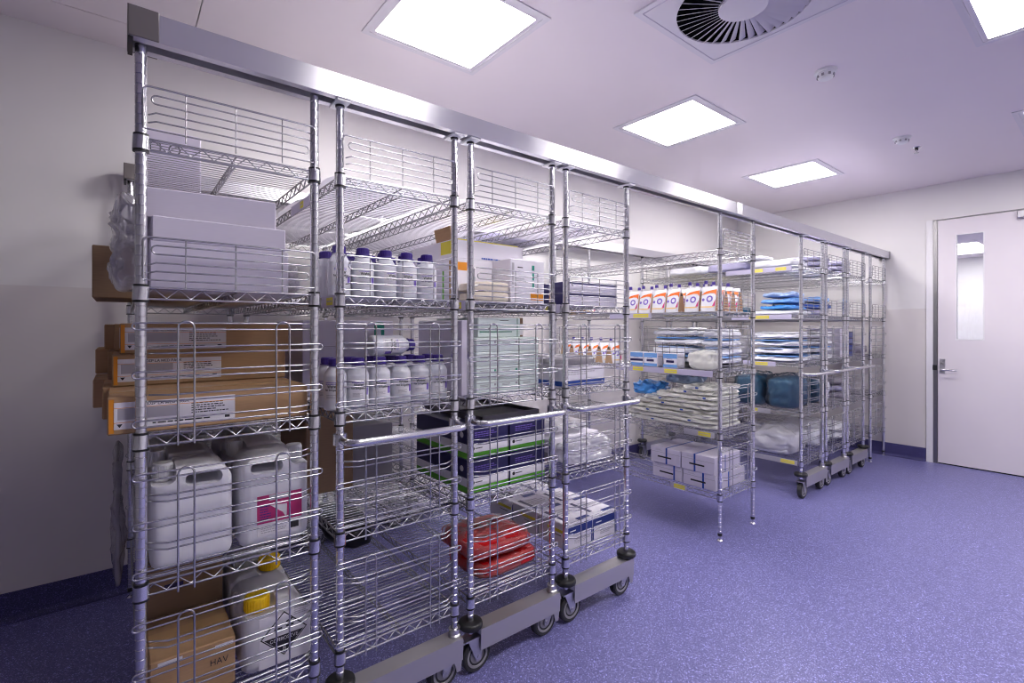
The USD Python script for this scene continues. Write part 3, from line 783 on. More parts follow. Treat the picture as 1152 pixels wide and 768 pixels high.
carton('brown_carton', 'taller dark brown carton behind the one with torn tape', 'carton', (.060, .268), (1.875, 2.25), (z, z + .29), KRAFTD, [('plate', 'blue_mark', 'front', -.03, .065, .05, .02, NAVY), ('flaps', TAPE)])
dia = Polygon([(0, .066), (.066, 0), (0, -.066), (-.066, 0)])
hz = [('plate', 'label', 'front', .028, -.012, .150, .150, PAPER), ('poly', 'diamond_edge', 'front', .022, .0, dia, INK, .0005), ('poly', 'diamond_field', 'front', .022, .0, dia.buffer(-.003), PAPER, .0009), ('poly', 'diamond_black_half', 'front', .022, .0, dia.buffer(-.0045).intersection(sbox(-.1, -.1, .1, -.004)), INK, .0012),
      ('text', 'front', .022, -.014, .010, 'CORROSIVE', PAPER, .0017), ('text', 'front', .022, -.044, .013, '8', PAPER, .0017), ('plate', 'pictogram', 'front', .005, .018, .022, .006, INK, .0013), ('plate', 'pictogram', 'front', .038, .020, .022, .006, INK, .0013), ('poly', 'pictogram', 'front', .038, .034, Polygon([(-.012, 0), (.008, .008), (.012, .004), (-.008, -.004)]), INK, .0013), ('lines', 'front', .075, .058, .05, .03, 5, PAPERG)]
jerrycan('jerrycan', 'translucent jerrycan with yellow cap and black and white corrosive diamond label', .182, .235, .200, (.368, 1.712, z), MILKG, YCAP, -1, .034, .044, .026, hz, True, group='yellow-capped jerrycans')
jerrycan('jerrycan', 'translucent jerrycan with yellow cap behind the one with the diamond label', .180, .235, .200, (.372, 1.968, z), MILKG, YCAP, 1, .034, .044, .026, (), True, group='yellow-capped jerrycans')

# ---- bottles of unit B
def bottle_proto(name, label_txt):
    u = proto_thing(name); r = .037
    prof = [(0, 0), (r - .004, 0), (r, .004), (r, .108), (r - .003, .118), (r * .62, .136), (.0185, .143), (.0185, .150)]
    b = obj('body', lathe(prof, 28), MILKW, u, smooth=40)
    cp = MB().add(*lathe([(.0165, .146), (.0205, .147), (.0210, .166), (.0195, .168), (0, .168)], 22))
    for k in range(22): cp.add(*xf(cbox(.0205, .0218, -.0011, .0011, .149, .164), rotz(k * 360 / 22)))
    obj('cap', cp.get(), PURPLE, u, smooth=35)
    obj('cap_collar', lathe([(.0190, .1425), (.0245, .1435), (.0240, .1465), (.0190, .1465)], 22), PURPLE, u, smooth=35)
    if label_txt:
        th = np.radians(np.linspace(-140, -40, 13)); mb = MB()
        for z0, z1, rr, m, nm in ((.034, .098, r + .0004, PAPER, 'label'),):
            v = [(rr * math.cos(a), rr * math.sin(a), zz) for zz in (z0, z1) for a in th]; n = len(th)
            f = [[i, i + 1, n + i + 1, n + i] for i in range(n - 1)]
            obj(nm, (np.array(v), np.array(f)), m, u, smooth=True)
        def wrap(mesh, zc, lift=.0006):
            vv, f = (np.array(mesh.vertices), mesh.faces) if hasattr(mesh, 'vertices') else mesh
            vv = np.array(vv); a = -math.pi / 2 + vv[:, 0] / r; rr = r + lift + vv[:, 2]
            return np.stack([rr * np.cos(a), rr * np.sin(a), zc + vv[:, 1]], 1), f
        for txt, zc, hh in (('Water', .078, .0085), ('for Irrigation', .066, .0062)):
            tm = meshkit.text_mesh(txt, hh, .0004, bold=True); c = tm.bounds.mean(0); tm.apply_translation([-c[0], -c[1], 0])
            obj('lettering', wrap(tm, zc), INK, u)
        obj('print', wrap(textlines(.045, .010, 2, 5), .088), LILAC, u)
        obj('print', wrap(cbox(.022, .034, -.012, .012, -.0001, .0004), .055), LILAC, u)
        obj('print', wrap(textlines(.04, .012, 3, 9), .046), PAPERG, u)
    return u
BOT = bottle_proto('bottle', True)
rnd = random.Random(4)
def bottles(xs, y, z, row, shelf, first=0):
    for k, x in enumerate(xs):
        place(BOT, 'water_bottle', f'purple-capped white bottle, {ORD[k]} from left in the {row} of the {shelf}', 'bottle',
              (x + rnd.uniform(-.001, .001), y + rnd.uniform(-.001, .001), z), rnd.uniform(-35, 35), 'purple-capped bottles')
u2, u3 = 'upper bottle shelf', 'lower bottle shelf'
bottles([.574 + .0825 * k for k in range(5)], 1.645, DK[1], 'front row', u2)
bottles([.600 + .0825 * k for k in range(5)], 1.722, DK[1], 'second row', u2)
bottles([.580 + .0825 * k for k in range(5)], 1.800, DK[1], 'third row', u2)
bottles([.560 + .0775 * k for k in range(6)], 1.640, DK[2], 'front row', u3)
bottles([.560 + .0775 * k for k in range(6)], 1.718, DK[2], 'second row', u3)
place(BOT, 'water_bottle', 'white bottle lying on its side on top of the upright bottles', 'bottle', (.700, 1.685, DK[2] + .169 + .037), 0, 'purple-capped bottles', ry=90)
carton('storage_box', 'large white carton with a teal mark standing behind the bottles', 'carton', (.556, .935), (2.0, 2.42), (DK[2], DK[2] + .30), CARDL,
       [('plate', 'flap_seam', 'front', 0, .045, .375, .002, CARDG), ('poly', 'teal_mark', 'front', .125, .105, rrect(.045, .075, .008).difference(sbox(-.008, -.05, .008, .012)), TEAL), ('flaps', TAPE)])
bag('plastic_bag', 'grey crumpled tubing bag right of the large white carton', (.11, .42, .22), (.905, 2.74, DK[2]), FILMGREY, seed=21, amp=.03, freq=9)
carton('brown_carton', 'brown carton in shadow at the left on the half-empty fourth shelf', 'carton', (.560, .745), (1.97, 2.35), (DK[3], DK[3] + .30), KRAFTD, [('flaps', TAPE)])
carton('grey_crate', 'dull grey box right of the brown carton on the half-empty fourth shelf', 'box', (.765, .955), (2.05, 2.40), (DK[3], DK[3] + .23), CARDG)
bag('dark_bag', 'dark plastic bag lying at the back of the empty-looking bottom shelf', (.20, .50, .13), (.862, 2.42, DK[4]), DARKF, seed=33, amp=.03, freq=10, cat='plastic bag')
def flat_pack(label, x, y, z, mat=CARDW, rz=0, band=None, group='flat white packs lying on the top shelves'):
    sx, sy, sz = x[1] - x[0], y[1] - y[0], z[1] - z[0]
    t = thing('flat_pack', label, 'pack', ((x[0] + x[1]) / 2, (y[0] + y[1]) / 2, z[0]), rz, group)
    if z[0] > 1.7 and mat is not LAVF: mat = TISSUE
    obj('wrap', soft_box(sx, sy, sz, n=10, amp=.006, e=7, freq=10, seed=int(x[0] * 100 + y[0] * 10)), mat, t, smooth=50)
    if band: obj('band', cbox(-sx * .49, sx * .49, -.03, .03, sz * .2, sz * .8 ), band, t)
    return t
for nm, un, x0 in (('bottle unit', 'B', UX['B']), ('green carton unit', 'C', UX['C'])):
    for j, (ya, yb, hh, m) in enumerate(((1.66, 2.06, .045, CARDW), (2.08, 2.50, .055, WHITEF), (2.52, 2.96, .05, CARDW))):
        flat_pack(f'flat white pack, {ORD[j]} from the front on the top shelf of the {nm}', (x0 + .02, x0 + W - .02), (ya, yb), (DK[0], DK[0] + hh), m, rz=(-2, 1.5, 0)[j])
x0 = UX['D']
flat_pack('flat white pack at the front of the top shelf beside the open aisle', (x0 + .03, x0 + W - .03), (1.66, 2.10), (DK[0], DK[0] + .05), WHITEF)
flat_pack('lavender film pack at the back of the top shelf beside the open aisle', (x0 + .03, x0 + W - .03), (2.14, 2.70), (DK[0], DK[0] + .05), LAVF)

# ---- unit C
x0 = UX['C']; z = DK[1]
carton('storage_box', 'white carton with orange and green stickers under the opened yellow-lined carton', 'carton', (1.062, 1.268), (1.72, 2.06), (z, z + .185), CARDW,
       [('plate', 'orange_sticker', 'front', -.050, .058, .085, .034, ORANGE), ('plate', 'green_sticker', 'front', .000, .0, .020, .034, TEAL), ('plate', 'green_edge', 'left', .10, -.02, .012, .12, GREEN), ('plate', 'brown_edge', 'left', .155, 0, .014, .16, KRAFT), ('lines', 'front', .05, -.03, .06, .03, 3, PAPERG)])
carton('storage_box', 'white carton with a vertical green dash line and orange corner sticker', 'carton', (1.272, 1.462), (1.60, 2.00), (z, z + .185), CARDW,
       [('plate', 'green_dash', 'front', .030, .060, .014, .022, TEAL), ('plate', 'green_dash', 'front', .030, .022, .010, .030, TEAL), ('plate', 'green_dash', 'front', .030, -.016, .010, .026, TEAL), ('plate', 'orange_sticker', 'front', .052, -.062, .072, .032, ORANGE), ('lines', 'front', -.035, .058, .045, .010, 1, INK), ('lines', 'front', -.04, .005, .06, .02, 2, PAPERG), ('plate', 'grey_tape', 'front', -.082, .03, .012, .09, PAPERG)])
for k in range(2):
    flat_pack(('beige paper-wrapped pack lying flat in front of the stickered carton', 'upper beige paper-wrapped pack in front of the stickered carton')[k], (1.075, 1.262), (1.585, 1.712), (z + .04 * k, z + .04 * k + .042), BEIGE, group='beige wrapped packs')
t = thing('open_carton', 'opened white carton with yellow inside flaps lying on the white cartons', 'carton', (1.268, 1.92, z + .1855))
cw, cd, ch = .375, .36, .078
mb = MB().box(-cw / 2, cw / 2, -cd / 2, cd / 2, 0, .004).box(-cw / 2, cw / 2, -cd / 2, -cd / 2 + .004, 0, ch).box(-cw / 2, cw / 2, cd / 2 - .004, cd / 2, 0, ch).box(cw / 2 - .004, cw / 2, -cd / 2, cd / 2, 0, ch).box(-cw / 2, -cw / 2 + .004, -cd / 2, cd / 2, 0, ch)
obj('body', mb.get(), CARDW, t)
obj('flap', xf(cbox(-cw / 2 + .03, cw / 2 - .03, 0, .15, 0, .004), rotx(12), (0, -cd / 2, ch)), YELLOW, t)
obj('flap', xf(cbox(-.055, 0, -cd / 2 + .01, -cd / 2 + .14, 0, .004), roty(78), (-cw / 2, 0, ch)), KRAFT, t)
obj('side_print', cbox(-cw / 2 - .001, -cw / 2, -cd / 2 + .005, -cd / 2 + .10, .02, ch - .004), YELLOW, t)
obj('print', on_face(textlines(.13, .016, 1, 3, ragged=False), 'front', (cw, cd, ch), .02, -.03), BLUE, t)

z = DK[2]; h = .0575
for r in range(4):
    for c in range(3):
        xx = 1.108 + .112 * c
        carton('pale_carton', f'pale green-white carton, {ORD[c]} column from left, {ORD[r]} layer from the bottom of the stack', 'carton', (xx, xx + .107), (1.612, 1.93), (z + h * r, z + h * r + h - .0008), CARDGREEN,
               [('plate', 'green_line', 'front', 0, -.020, .104, .0035 if r == 0 and c > 0 else .0012, DKGREEN if r == 0 else CARDG), ('plate', 'lid_edge', 'front', 0, .018, .105, .0022, CARDG), ('plate', 'corner_line', 'front', .0515, 0, .0022, h * .9, CARDG), ('lines', 'front', -.01, .008, .05, .010, 2, CARDG), ('plate', 'mark', 'front', .04, .010, .010, .008, CARDG if r != 1 else DKGREEN)], group='pale green-white cartons', bevel=.0025)  # grey line plates paint the shade in gaps between cartons; green lines are print
carton('pale_carton', 'pale green carton with a dark green line lying on top of the stack', 'carton', (1.150, 1.375), (1.66, 2.0), (z + 4 * h, z + 4 * h + .082), CARDGREEN,
       [('plate', 'green_line', 'front', -.02, -.018, .17, .004, DKGREEN), ('plate', 'green_line', 'front', .095, 0, .004, .08, DKGREEN), ('lines', 'front', .03, .03, .06, .006, 1, INK)])
carton('grey_box', 'narrow lavender-grey box standing left of the pale carton stack', 'box', (1.056, 1.102), (1.64, 2.0), (z, z + .30), CARDL)
carton('brown_carton', 'narrow dull box right of the pale carton on top of the stack', 'carton', (1.385, 1.425), (1.70, 1.95), (z + 4 * h, z + 4 * h + .085), KRAFTD, [('plate', 'white_end', 'front', 0, -.01, .034, .05, PAPER)])
z = DK[3]
for r in range(2):
    for c in range(2):
        xx = (1.058, 1.262)[c]; hh = .132; sx = .196
        carton('navy_carton', f'navy carton with white and bright green bands, {("left", "right")[c]} one of the {("lower", "upper")[r]} layer', 'carton', (xx, xx + sx), (1.592, 2.02), (z + (hh + .001) * r, z + (hh + .001) * r + hh), NAVY,
               [q for fc, ln, u0 in (('front', sx - .006, 0), ('left', .422, 0)) for q in (('plate', 'white_band', fc, u0, -.022, ln, .034, PAPER), ('plate', 'green_band', fc, u0, -.050, ln, .024, GREEN))] +
               [('poly', 'logo', 'front', -.078, -.022, Point(0, 0).buffer(.007), INK, .0009), ('lines', 'front', -.045, -.022, .045, .008, 1, INK, .0009), ('lines', 'front', -.01, .030, .12, .024, 3, LILAC), ('poly', 'grip_hole', 'left', .165, .028, Point(0, 0).buffer(.012), PAPER)], group='navy and green cartons', bevel=.002)
t = thing('tray', 'dark grey plastic tray lying across the navy cartons', 'tray', (1.29, 1.86, z + .2665))
obj('base', bevel_box(-.15, .15, -.24, .24, 0, .010, .003), CHARC, t)
obj('rim', MB().box(-.155, .155, -.245, -.237, 0, .026).box(-.155, .155, .237, .245, 0, .026).box(-.155, -.147, -.245, .245, 0, .026).box(.147, .155, -.245, .245, 0, .026).get(), CHARC, t)
obj('rib', cbox(-.145, .145, -.005, .005, .009, .018), CHARC, t)
z = DK[4]
def redpack(label, size, loc, seed, rz):
    t = thing('red_pack', label, 'pack', loc, rz, 'red packs')
    obj('contents', soft_box(*size, n=14, amp=.008, e=5, freq=12, seed=seed), RED, t, smooth=50)
    v, f = soft_box(size[0] * 1.08, size[1] * 1.08, size[2] * 1.10, n=26, amp=.016, e=5, freq=24, seed=seed + 3)
    obj('film_sleeve', (v, f), FILMRED, t, smooth=50)
    return t
FILMRED = M_film('glossy_film_over_red', srgb(246, 226, 226), .13, .10, .22)
FILMCLR = M_film('glossy_clear_film', srgb(240, 236, 240), .04, .09, .12)
redpack('red pack in clear film, lower one of two on the bottom shelf', (.32, .28, .070), (1.285, 1.745, z + .001), 41, 2)
redpack('red pack in clear film, upper one of two on the bottom shelf', (.31, .30, .068), (1.258, 1.76, z + .080), 44, -3)

# ---- unit D
DEEPB = PAINT('deep_blue_print', 28, 46, 120, .4)
z = DK[1]
for k in range(2):
    carton('flat_navy_box', ('flat white box with navy edges, lower of a pair beside the open aisle', 'flat white box with navy edges, upper of a pair beside the open aisle')[k], 'box', (1.585, 1.958), (1.60, 2.0), (z + .054 * k, z + .054 * k + .053), CARDL,
           [('plate', 'navy_end', 'left', 0, 0, .39, .050, NAVY), ('plate', 'navy_end', 'front', -.170, 0, .034, .050, NAVY), ('plate', 'navy_line', 'front', .017, .0225, .338, .007, NAVY)], group='flat navy-edged boxes')
z = DK[2]
carton('white_box', 'white box with a thick blue strip under the grey pouch bag', 'box', (1.575, 1.862), (1.60, 1.95), (z, z + .082), CARDW,
       [('plate', 'blue_strip', 'front', 0, -.028, .285, .022, BLUE), ('plate', 'blue_strip', 'left', 0, -.028, .345, .022, BLUE), ('lines', 'front', -.03, .018, .2, .02, 2, PAPERG), ('plate', 'mark', 'front', .125, -.028, .008, .008, PAPER, .0009)])
bag('pouch_bag', 'grey plastic pouch draped over the white box with blue strip', (.31, .34, .060), (1.715, 1.785, z + .083), FILMGREY, seed=51, amp=.014, freq=10)
bag('plastic_bag', 'white crumpled plastic bag at the back behind the grey pouch', (.20, .30, .21), (1.66, 2.14, z), FILMCREAM, seed=52, amp=.03)
z = DK[3]
carton('white_box', 'white box under the clear plastic wraps beside the open aisle', 'box', (1.60, 1.955), (1.72, 2.10), (z, z + .115), CARDW, [('plate', 'grey_band', 'left', 0, -.02, .37, .03, CARDG)])
bag('plastic_bag', 'shiny clear plastic wraps heaped in front of the white box', (.35, .13, .13), (1.775, 1.648, z), FILMWHITE, seed=53, amp=.03, freq=18, n=22)
bag('plastic_bag', 'shiny clear plastic wrap lying over the white box', (.36, .36, .06), (1.775, 1.92, z + .118), FILMWHITE, seed=54, amp=.02, freq=14, n=20)
z = DK[4]
for r in range(3):
    for c in range(2):
        xx = (1.600, 1.778)[c]; yy = 1.600 + .20 * r
        carton('blue_band_carton', f'white carton with blue band, {("left", "right")[c]} one of the {ORD[r]} row above the aisle casters', 'carton', (xx, xx + .175), (yy, yy + .196), (z, z + .118), CARDW,
               [('plate', 'blue_band', 'front', 0, .026, .173, .034, DEEPB), ('plate', 'blue_edge', 'front', -.084, -.024, .006, .064, DEEPB), ('plate', 'blue_edge', 'front', .083, -.024, .008, .064, DEEPB), ('lines', 'front', .0, .05, .08, .010, 1, INK), ('lines', 'front', -.04, .024, .05, .012, 1, PAPER, .0009), ('lines', 'front', .02, -.025, .11, .03, 4, PAPERG),
                ('plate', 'blue_corner', 'top', .045, -.075, .08, .03, DEEPB), ('plate', 'top_band', 'top', -.05, .02, .02, .14, NAVY), ('lines', 'top', .02, .03, .1, .08, 4, PAPERG), ('plate', 'yellow_band', 'left', .03, .020, .12, .014, YELLOW), ('lines', 'left', .03, 0.0, .07, .008, 1, INK)], group='white and blue cartons')

# ---- unit E: pouches
def pouch_proto(name, striped):
    """Stand-up pouch: faces -x and +x slope together to the top, tan gussets on the sides, purple spout cap."""
    u = proto_thing(name); w, hgt, t0, t1 = .108, .158, .078, .012
    nz, nr = 9, 28; V = []
    for i in range(nz):
        s = i / (nz - 1); zz = hgt * s; th = t0 * (1 - s) ** .8 + t1; ww = w * (1 - .04 * s)
        if i == 0: th *= .92
        a = np.arange(nr) * 2 * math.pi / nr
        e = .42
        x = np.sign(np.cos(a)) * np.abs(np.cos(a)) ** e * th / 2; y = np.sign(np.sin(a)) * np.abs(np.sin(a)) ** e * ww / 2
        V.append(np.stack([x, y, np.full(nr, zz)], 1))
    v = np.vstack(V + [[[0, 0, 0]], [[0, 0, hgt]]]); F = []
    for i in range(nz - 1):
        for k in range(nr):
            l = (k + 1) % nr; F += [[i * nr + k, i * nr + l, (i + 1) * nr + l], [i * nr + k, (i + 1) * nr + l, (i + 1) * nr + k]]
    for k in range(nr):
        l = (k + 1) % nr; F += [[len(v) - 2, l, k], [len(v) - 1, (nz - 1) * nr + k, (nz - 1) * nr + l]]
    obj('body', (v, np.array(F)), WHITEF, u, smooth=40)
    obj('spout', xf(lathe([(.006, 0), (.008, .0), (.008, .022), (0, .022)], 12), None, (0, .030, hgt - .002)), WHITEP, u, smooth=40)
    obj('cap', xf(lathe([(.011, 0), (.0118, .002), (.0112, .020), (.009, .022), (0, .022)], 14), None, (0, .030, hgt + .016)), PURPLE, u, smooth=40)
    def xface(s): return -(t0 * (1 - s) ** .8 + t1) / 2 - .0008
    def wrapf(mesh, yc, zc, lift=0):   # drawn in xy: x -> -y, y -> z on the sloping -x face
        vv, f = (np.array(mesh.vertices), mesh.faces) if hasattr(mesh, 'vertices') else mesh
        zz = np.clip(zc + vv[:, 1], 0.002, hgt - .002); s = zz / hgt
        return np.stack([-(t0 * (1 - s) ** .8 + t1) / 2 - .0003 - lift - vv[:, 2], yc - vv[:, 0], zz], 1), f
    def sheet(pg, th=.0006):
        pg = pg if isinstance(pg, Polygon) else pg.buffer(0)
        cells = [pg.intersection(sbox(-.06, -.08 + .01 * i, .06, -.07 + .01 * i)) for i in range(16)]
        return trimesh.util.concatenate([extrude(c, th) for c in cells if c.area > 1e-7])
    sw = Polygon([(-.048, .012), (-.02, .034), (.02, .042), (.050, .046), (.050, .006), (.038, .022), (.01, .024), (-.02, .018)])
    obj('orange_swoosh', wrapf(sheet(sw), 0, .092), BRIGHTO, u)
    obj('emblem', wrapf(sheet(Point(0, 0).buffer(.021).difference(Point(0, 0).buffer(.012))), -.010, .078, .0004), LILAC, u)
    obj('emblem', wrapf(sheet(Point(0, 0).buffer(.009)), .032, .074), LILAC, u)
    obj('pink_corner', wrapf(sheet(Polygon([(.028, -.018), (.050, -.005), (.050, .034), (.040, .012)])), 0, .040), PINK, u)
    obj('lower_band', wrapf(sheet(Polygon([(-.045, -.003), (.02, -.006), (.045, -.002), (.045, .004), (-.045, .004)])), 0, .028), PAINT('gold_print_' + name, 236, 200, 140), u)
    for s in (-1, 1):
        pg = []
        for i in range(9):
            q = i / 8 * .80; pg.append(((t0 * (1 - q) ** .8 + t1) / 2 * .80, hgt * q + .002))
        poly = Polygon([(-a, b) for a, b in pg] + [(a, b) for a, b in pg[::-1]])
        g_ = obj('gusset', xf(extrude(poly, .0012), [[1, 0, 0], [0, 0, s], [0, 1, 0]], (0, s * (w / 2 * .975), 0)), GUSSET, u)
        pts = Polygon([(-.012, .108), (.012, .108), (0, .132)])
        obj('gusset_tip', xf(extrude(pts, .0016), [[1, 0, 0], [0, 0, s], [0, 1, 0]], (0, s * (w / 2 * .975), 0)), INK, g_)
        if striped:
            mb = MB()
            for k in range(6):
                zz = .012 + .0175 * k; q = zz / hgt; hw = (t0 * (1 - q) ** .8 + t1) / 2 * .78
                a = np.linspace(-1, 1, 7); up = [(hw * t, zz + .006 * (1 - t * t)) for t in a]; lo = [(hw * t, zz - .004 + .006 * (1 - t * t)) for t in a[::-1]]
                mb.add(*xf(extrude(Polygon(up + lo), .0016), [[1, 0, 0], [0, 0, s], [0, 1, 0]], (0, s * (w / 2 * .975), 0)))
            obj('gusset_print', mb.get(), PAINT('red_brown_print_%d' % (s + 1), 120, 62, 58), g_)
    return u
PA, PB = pouch_proto('striped_pouch', True), pouch_proto('plain_pouch', False)
gp = 'purple-capped spout pouches'
z = DK[1]
cols = [2.935, 3.028, 3.121, 3.214]
for c in range(4):
    for r in range(2):
        place(PA, 'spout_pouch', f'pouch with striped side, {ORD[c]} from left, {("front", "second")[r]} row at the fixed unit end', 'pouch', (cols[c], 1.648 + .114 * r, z), 0, gp)
for r in range(4):
    place(PB, 'spout_pouch', f'white pouch facing the open aisle, {ORD[r + 2]} along the shelf from its front end', 'pouch', (2.936, 1.905 + .112 * r, z), (-4, 3, 0, 2)[r], gp)
    place(PB, 'spout_pouch', f'white pouch behind the aisle-facing row, {ORD[r + 2]} along the shelf from its front end', 'pouch', (3.030, 1.90 + .112 * r, z), (3, -2, 2, 0)[r], gp)
for r in range(3):
    place(PB, 'spout_pouch', f'pouch turned side-on, {ORD[r]} from the rear end of the pouch shelf', 'pouch', (2.955, 2.92 - .10 * r, z), 90, gp)
z = DK[2]
for r in range(6):
    place(PB, 'spout_pouch', f'tan-sided pouch seen through the aisle unit, {ORD[r]} from the rear', 'pouch', (2.955, 2.94 - .098 * r, z), 90, gp)

for k, (a, b) in enumerate(((2.252, 2.142), (2.135, 2.025), (1.972, 1.872))):
    carton('blue_white_box', f'small blue and white box, {ORD[k]} from left by the middle shelf edge', 'box', (2.905, 3.005), (b, a), (z, z + .098), CARDW,
           [('plate', 'blue_top_band', 'left', 0, .030, .108, .030, SKY), ('plate', 'dark_band', 'left', .0, -.006, .06 if k else .108, .016, NAVY), ('plate', 'blue_base_band', 'left', 0, -.036, .108, .020, SKY), ('lines', 'left', .0, .010, .05, .006, 1, INK)], group='small blue and white boxes')
t = thing('wire_basket', 'low wire basket divider behind the small blue and white boxes', 'wire basket', (2.92, 1.82, z))
mb = MB()
for zz in (.006, .075, .17): obj('rail', tube([(0, 0, zz), (0, .285, zz)], .0022, 6), WIRE, t, smooth=True)
for yy in (.0, .057, .114, .171, .228, .285): obj('upright', tube([(0, yy, .0), (0, yy, .172)], .0022, 6), WIRE, t, smooth=True)
t = thing('drape_tray', 'black shallow tray under the blue and white drape packs', 'tray', (3.13, 1.93, z))
obj('base', bevel_box(-.13, .13, -.27, .27, 0, .03, .006), BLACK, t)

PALEB = PAINT('pale_blue_wrap', 168, 190, 230, .35, .04)
def drape(label, x, y, z0, h, seed, rz=0, cover=SKY, group='blue and white drape packs', low=None):
    sx, sy = x[1] - x[0], y[1] - y[0]
    t = thing('drape_pack', label, 'pack', ((x[0] + x[1]) / 2, (y[0] + y[1]) / 2, z0), rz, group)
    mix = (seed * 7) % 5
    top = (SKY, WHITEF, PALEB, WHITEF, SKY)[mix]
    obj('paper_side', soft_box(sx, sy, h * .78, n=18, amp=.022, e=5, freq=14, seed=seed), WHITEF, t, smooth=50)
    v, f = soft_box(sx * (.97, .9, 1.0, .94, .98)[mix], sy * (.98, .9, .8, .95, .9)[mix], h * .34, n=18, amp=.020, e=4.5, freq=16, seed=seed + 9)
    obj('film_side', (v + [0, 0, h * .62], f), top, t, smooth=50)
    return t
for k in range(4):
    drape(f'white drape pack, {ORD[k]} from the bottom of the pile on the black tray', (3.01, 3.27), (1.80 + .01 * (k % 2), 2.19 - .012 * k), z + .032 + .062 * k, .060, 60 + k, rz=(2, -3, 2, -2)[k])
for k in range(4):
    drape(f'white drape pack at the end of the fixed unit, {ORD[k]} from the bottom', (3.03, 3.29), (1.60, 1.785), z + .035 + .058 * k, .056, 70 + k, rz=(-1, 2, -1, 1)[k], group='drape packs behind the end rails')
bag('plastic_bag', 'white plastic bag slumped at the corner of the middle shelf by the aisle', (.125, .20, .13), (2.955, 1.70, z), FILMCREAM, seed=80, amp=.02)
z = DK[3]
hts = [.031, .030, .032, .029, .031, .030, .032, .030, .031]
zz = z
for k, hh in enumerate(hts):
    ln = (.72, .73, .70, .72, .64, .56, .46, .36, .25)[k]
    t = thing('tubing_bag', f'clear cream plastic tubing bag, {ORD[k]} from the bottom of the slumped pile', 'plastic bag', (3.09, 1.60 + ln / 2, zz), (1, -2, 1, 1.5, -2, 1, 2, -2, 1)[k], 'clear tubing bags')
    obj('film', soft_box(.385, ln, hh * 1.3, n=34, amp=.026, freq=(15, 21, 17)[k % 3], seed=90 + k, e=8), FILMCREAM, t, smooth=50)
    obj('blue_clip', xf(rbox(.008, .022, .010, .004), None, (-.192, (.1, -.2, .15, -.12, .05, .12, -.15, .02, .0)[k], hh * .45)), BLUE, t, smooth=40)
    zz += hh
bag('blue_bag', 'bright blue crumpled plastic bag behind the tubing bags', (.26, .26, .11), (3.08, 2.20, z + .165), CYAN, seed=101, amp=.05, freq=14, n=20)
bag('plastic_bag', 'pale blue film bag hanging behind the top of the tubing bags', (.22, .28, .075), (3.16, 1.96, z + .255), FILMPALE, seed=103, amp=.03)
z = DK[4]
def strapped(label, x, y, z0, h, side=0):
    sy = y[1] - y[0]; sx = x[1] - x[0]
    carton('strapped_carton', label, 'carton', x, y, (z0, z0 + h), CARDL,
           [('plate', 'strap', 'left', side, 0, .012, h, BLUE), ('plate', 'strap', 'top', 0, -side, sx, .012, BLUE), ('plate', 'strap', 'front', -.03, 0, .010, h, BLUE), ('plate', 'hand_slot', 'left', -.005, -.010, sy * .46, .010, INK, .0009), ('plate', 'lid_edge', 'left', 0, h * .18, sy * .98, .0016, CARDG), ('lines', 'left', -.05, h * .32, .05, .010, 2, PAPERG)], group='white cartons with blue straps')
strapped('white carton with blue strap, lower left of the four', (2.915, 3.255), (1.838, 2.066), z, .098, .055)
strapped('white carton with blue strap, lower right of the four at the end of the shelf', (2.910, 3.285), (1.600, 1.828), z, .098, .03)
strapped('white carton with blue strap, upper left of the four', (2.905, 3.235), (1.845, 2.075), z + .0985, .108, .010)
strapped('white carton with blue strap, upper right of the four at the end of the shelf', (2.905, 3.232), (1.605, 1.836), z + .0985, .112, -.02)

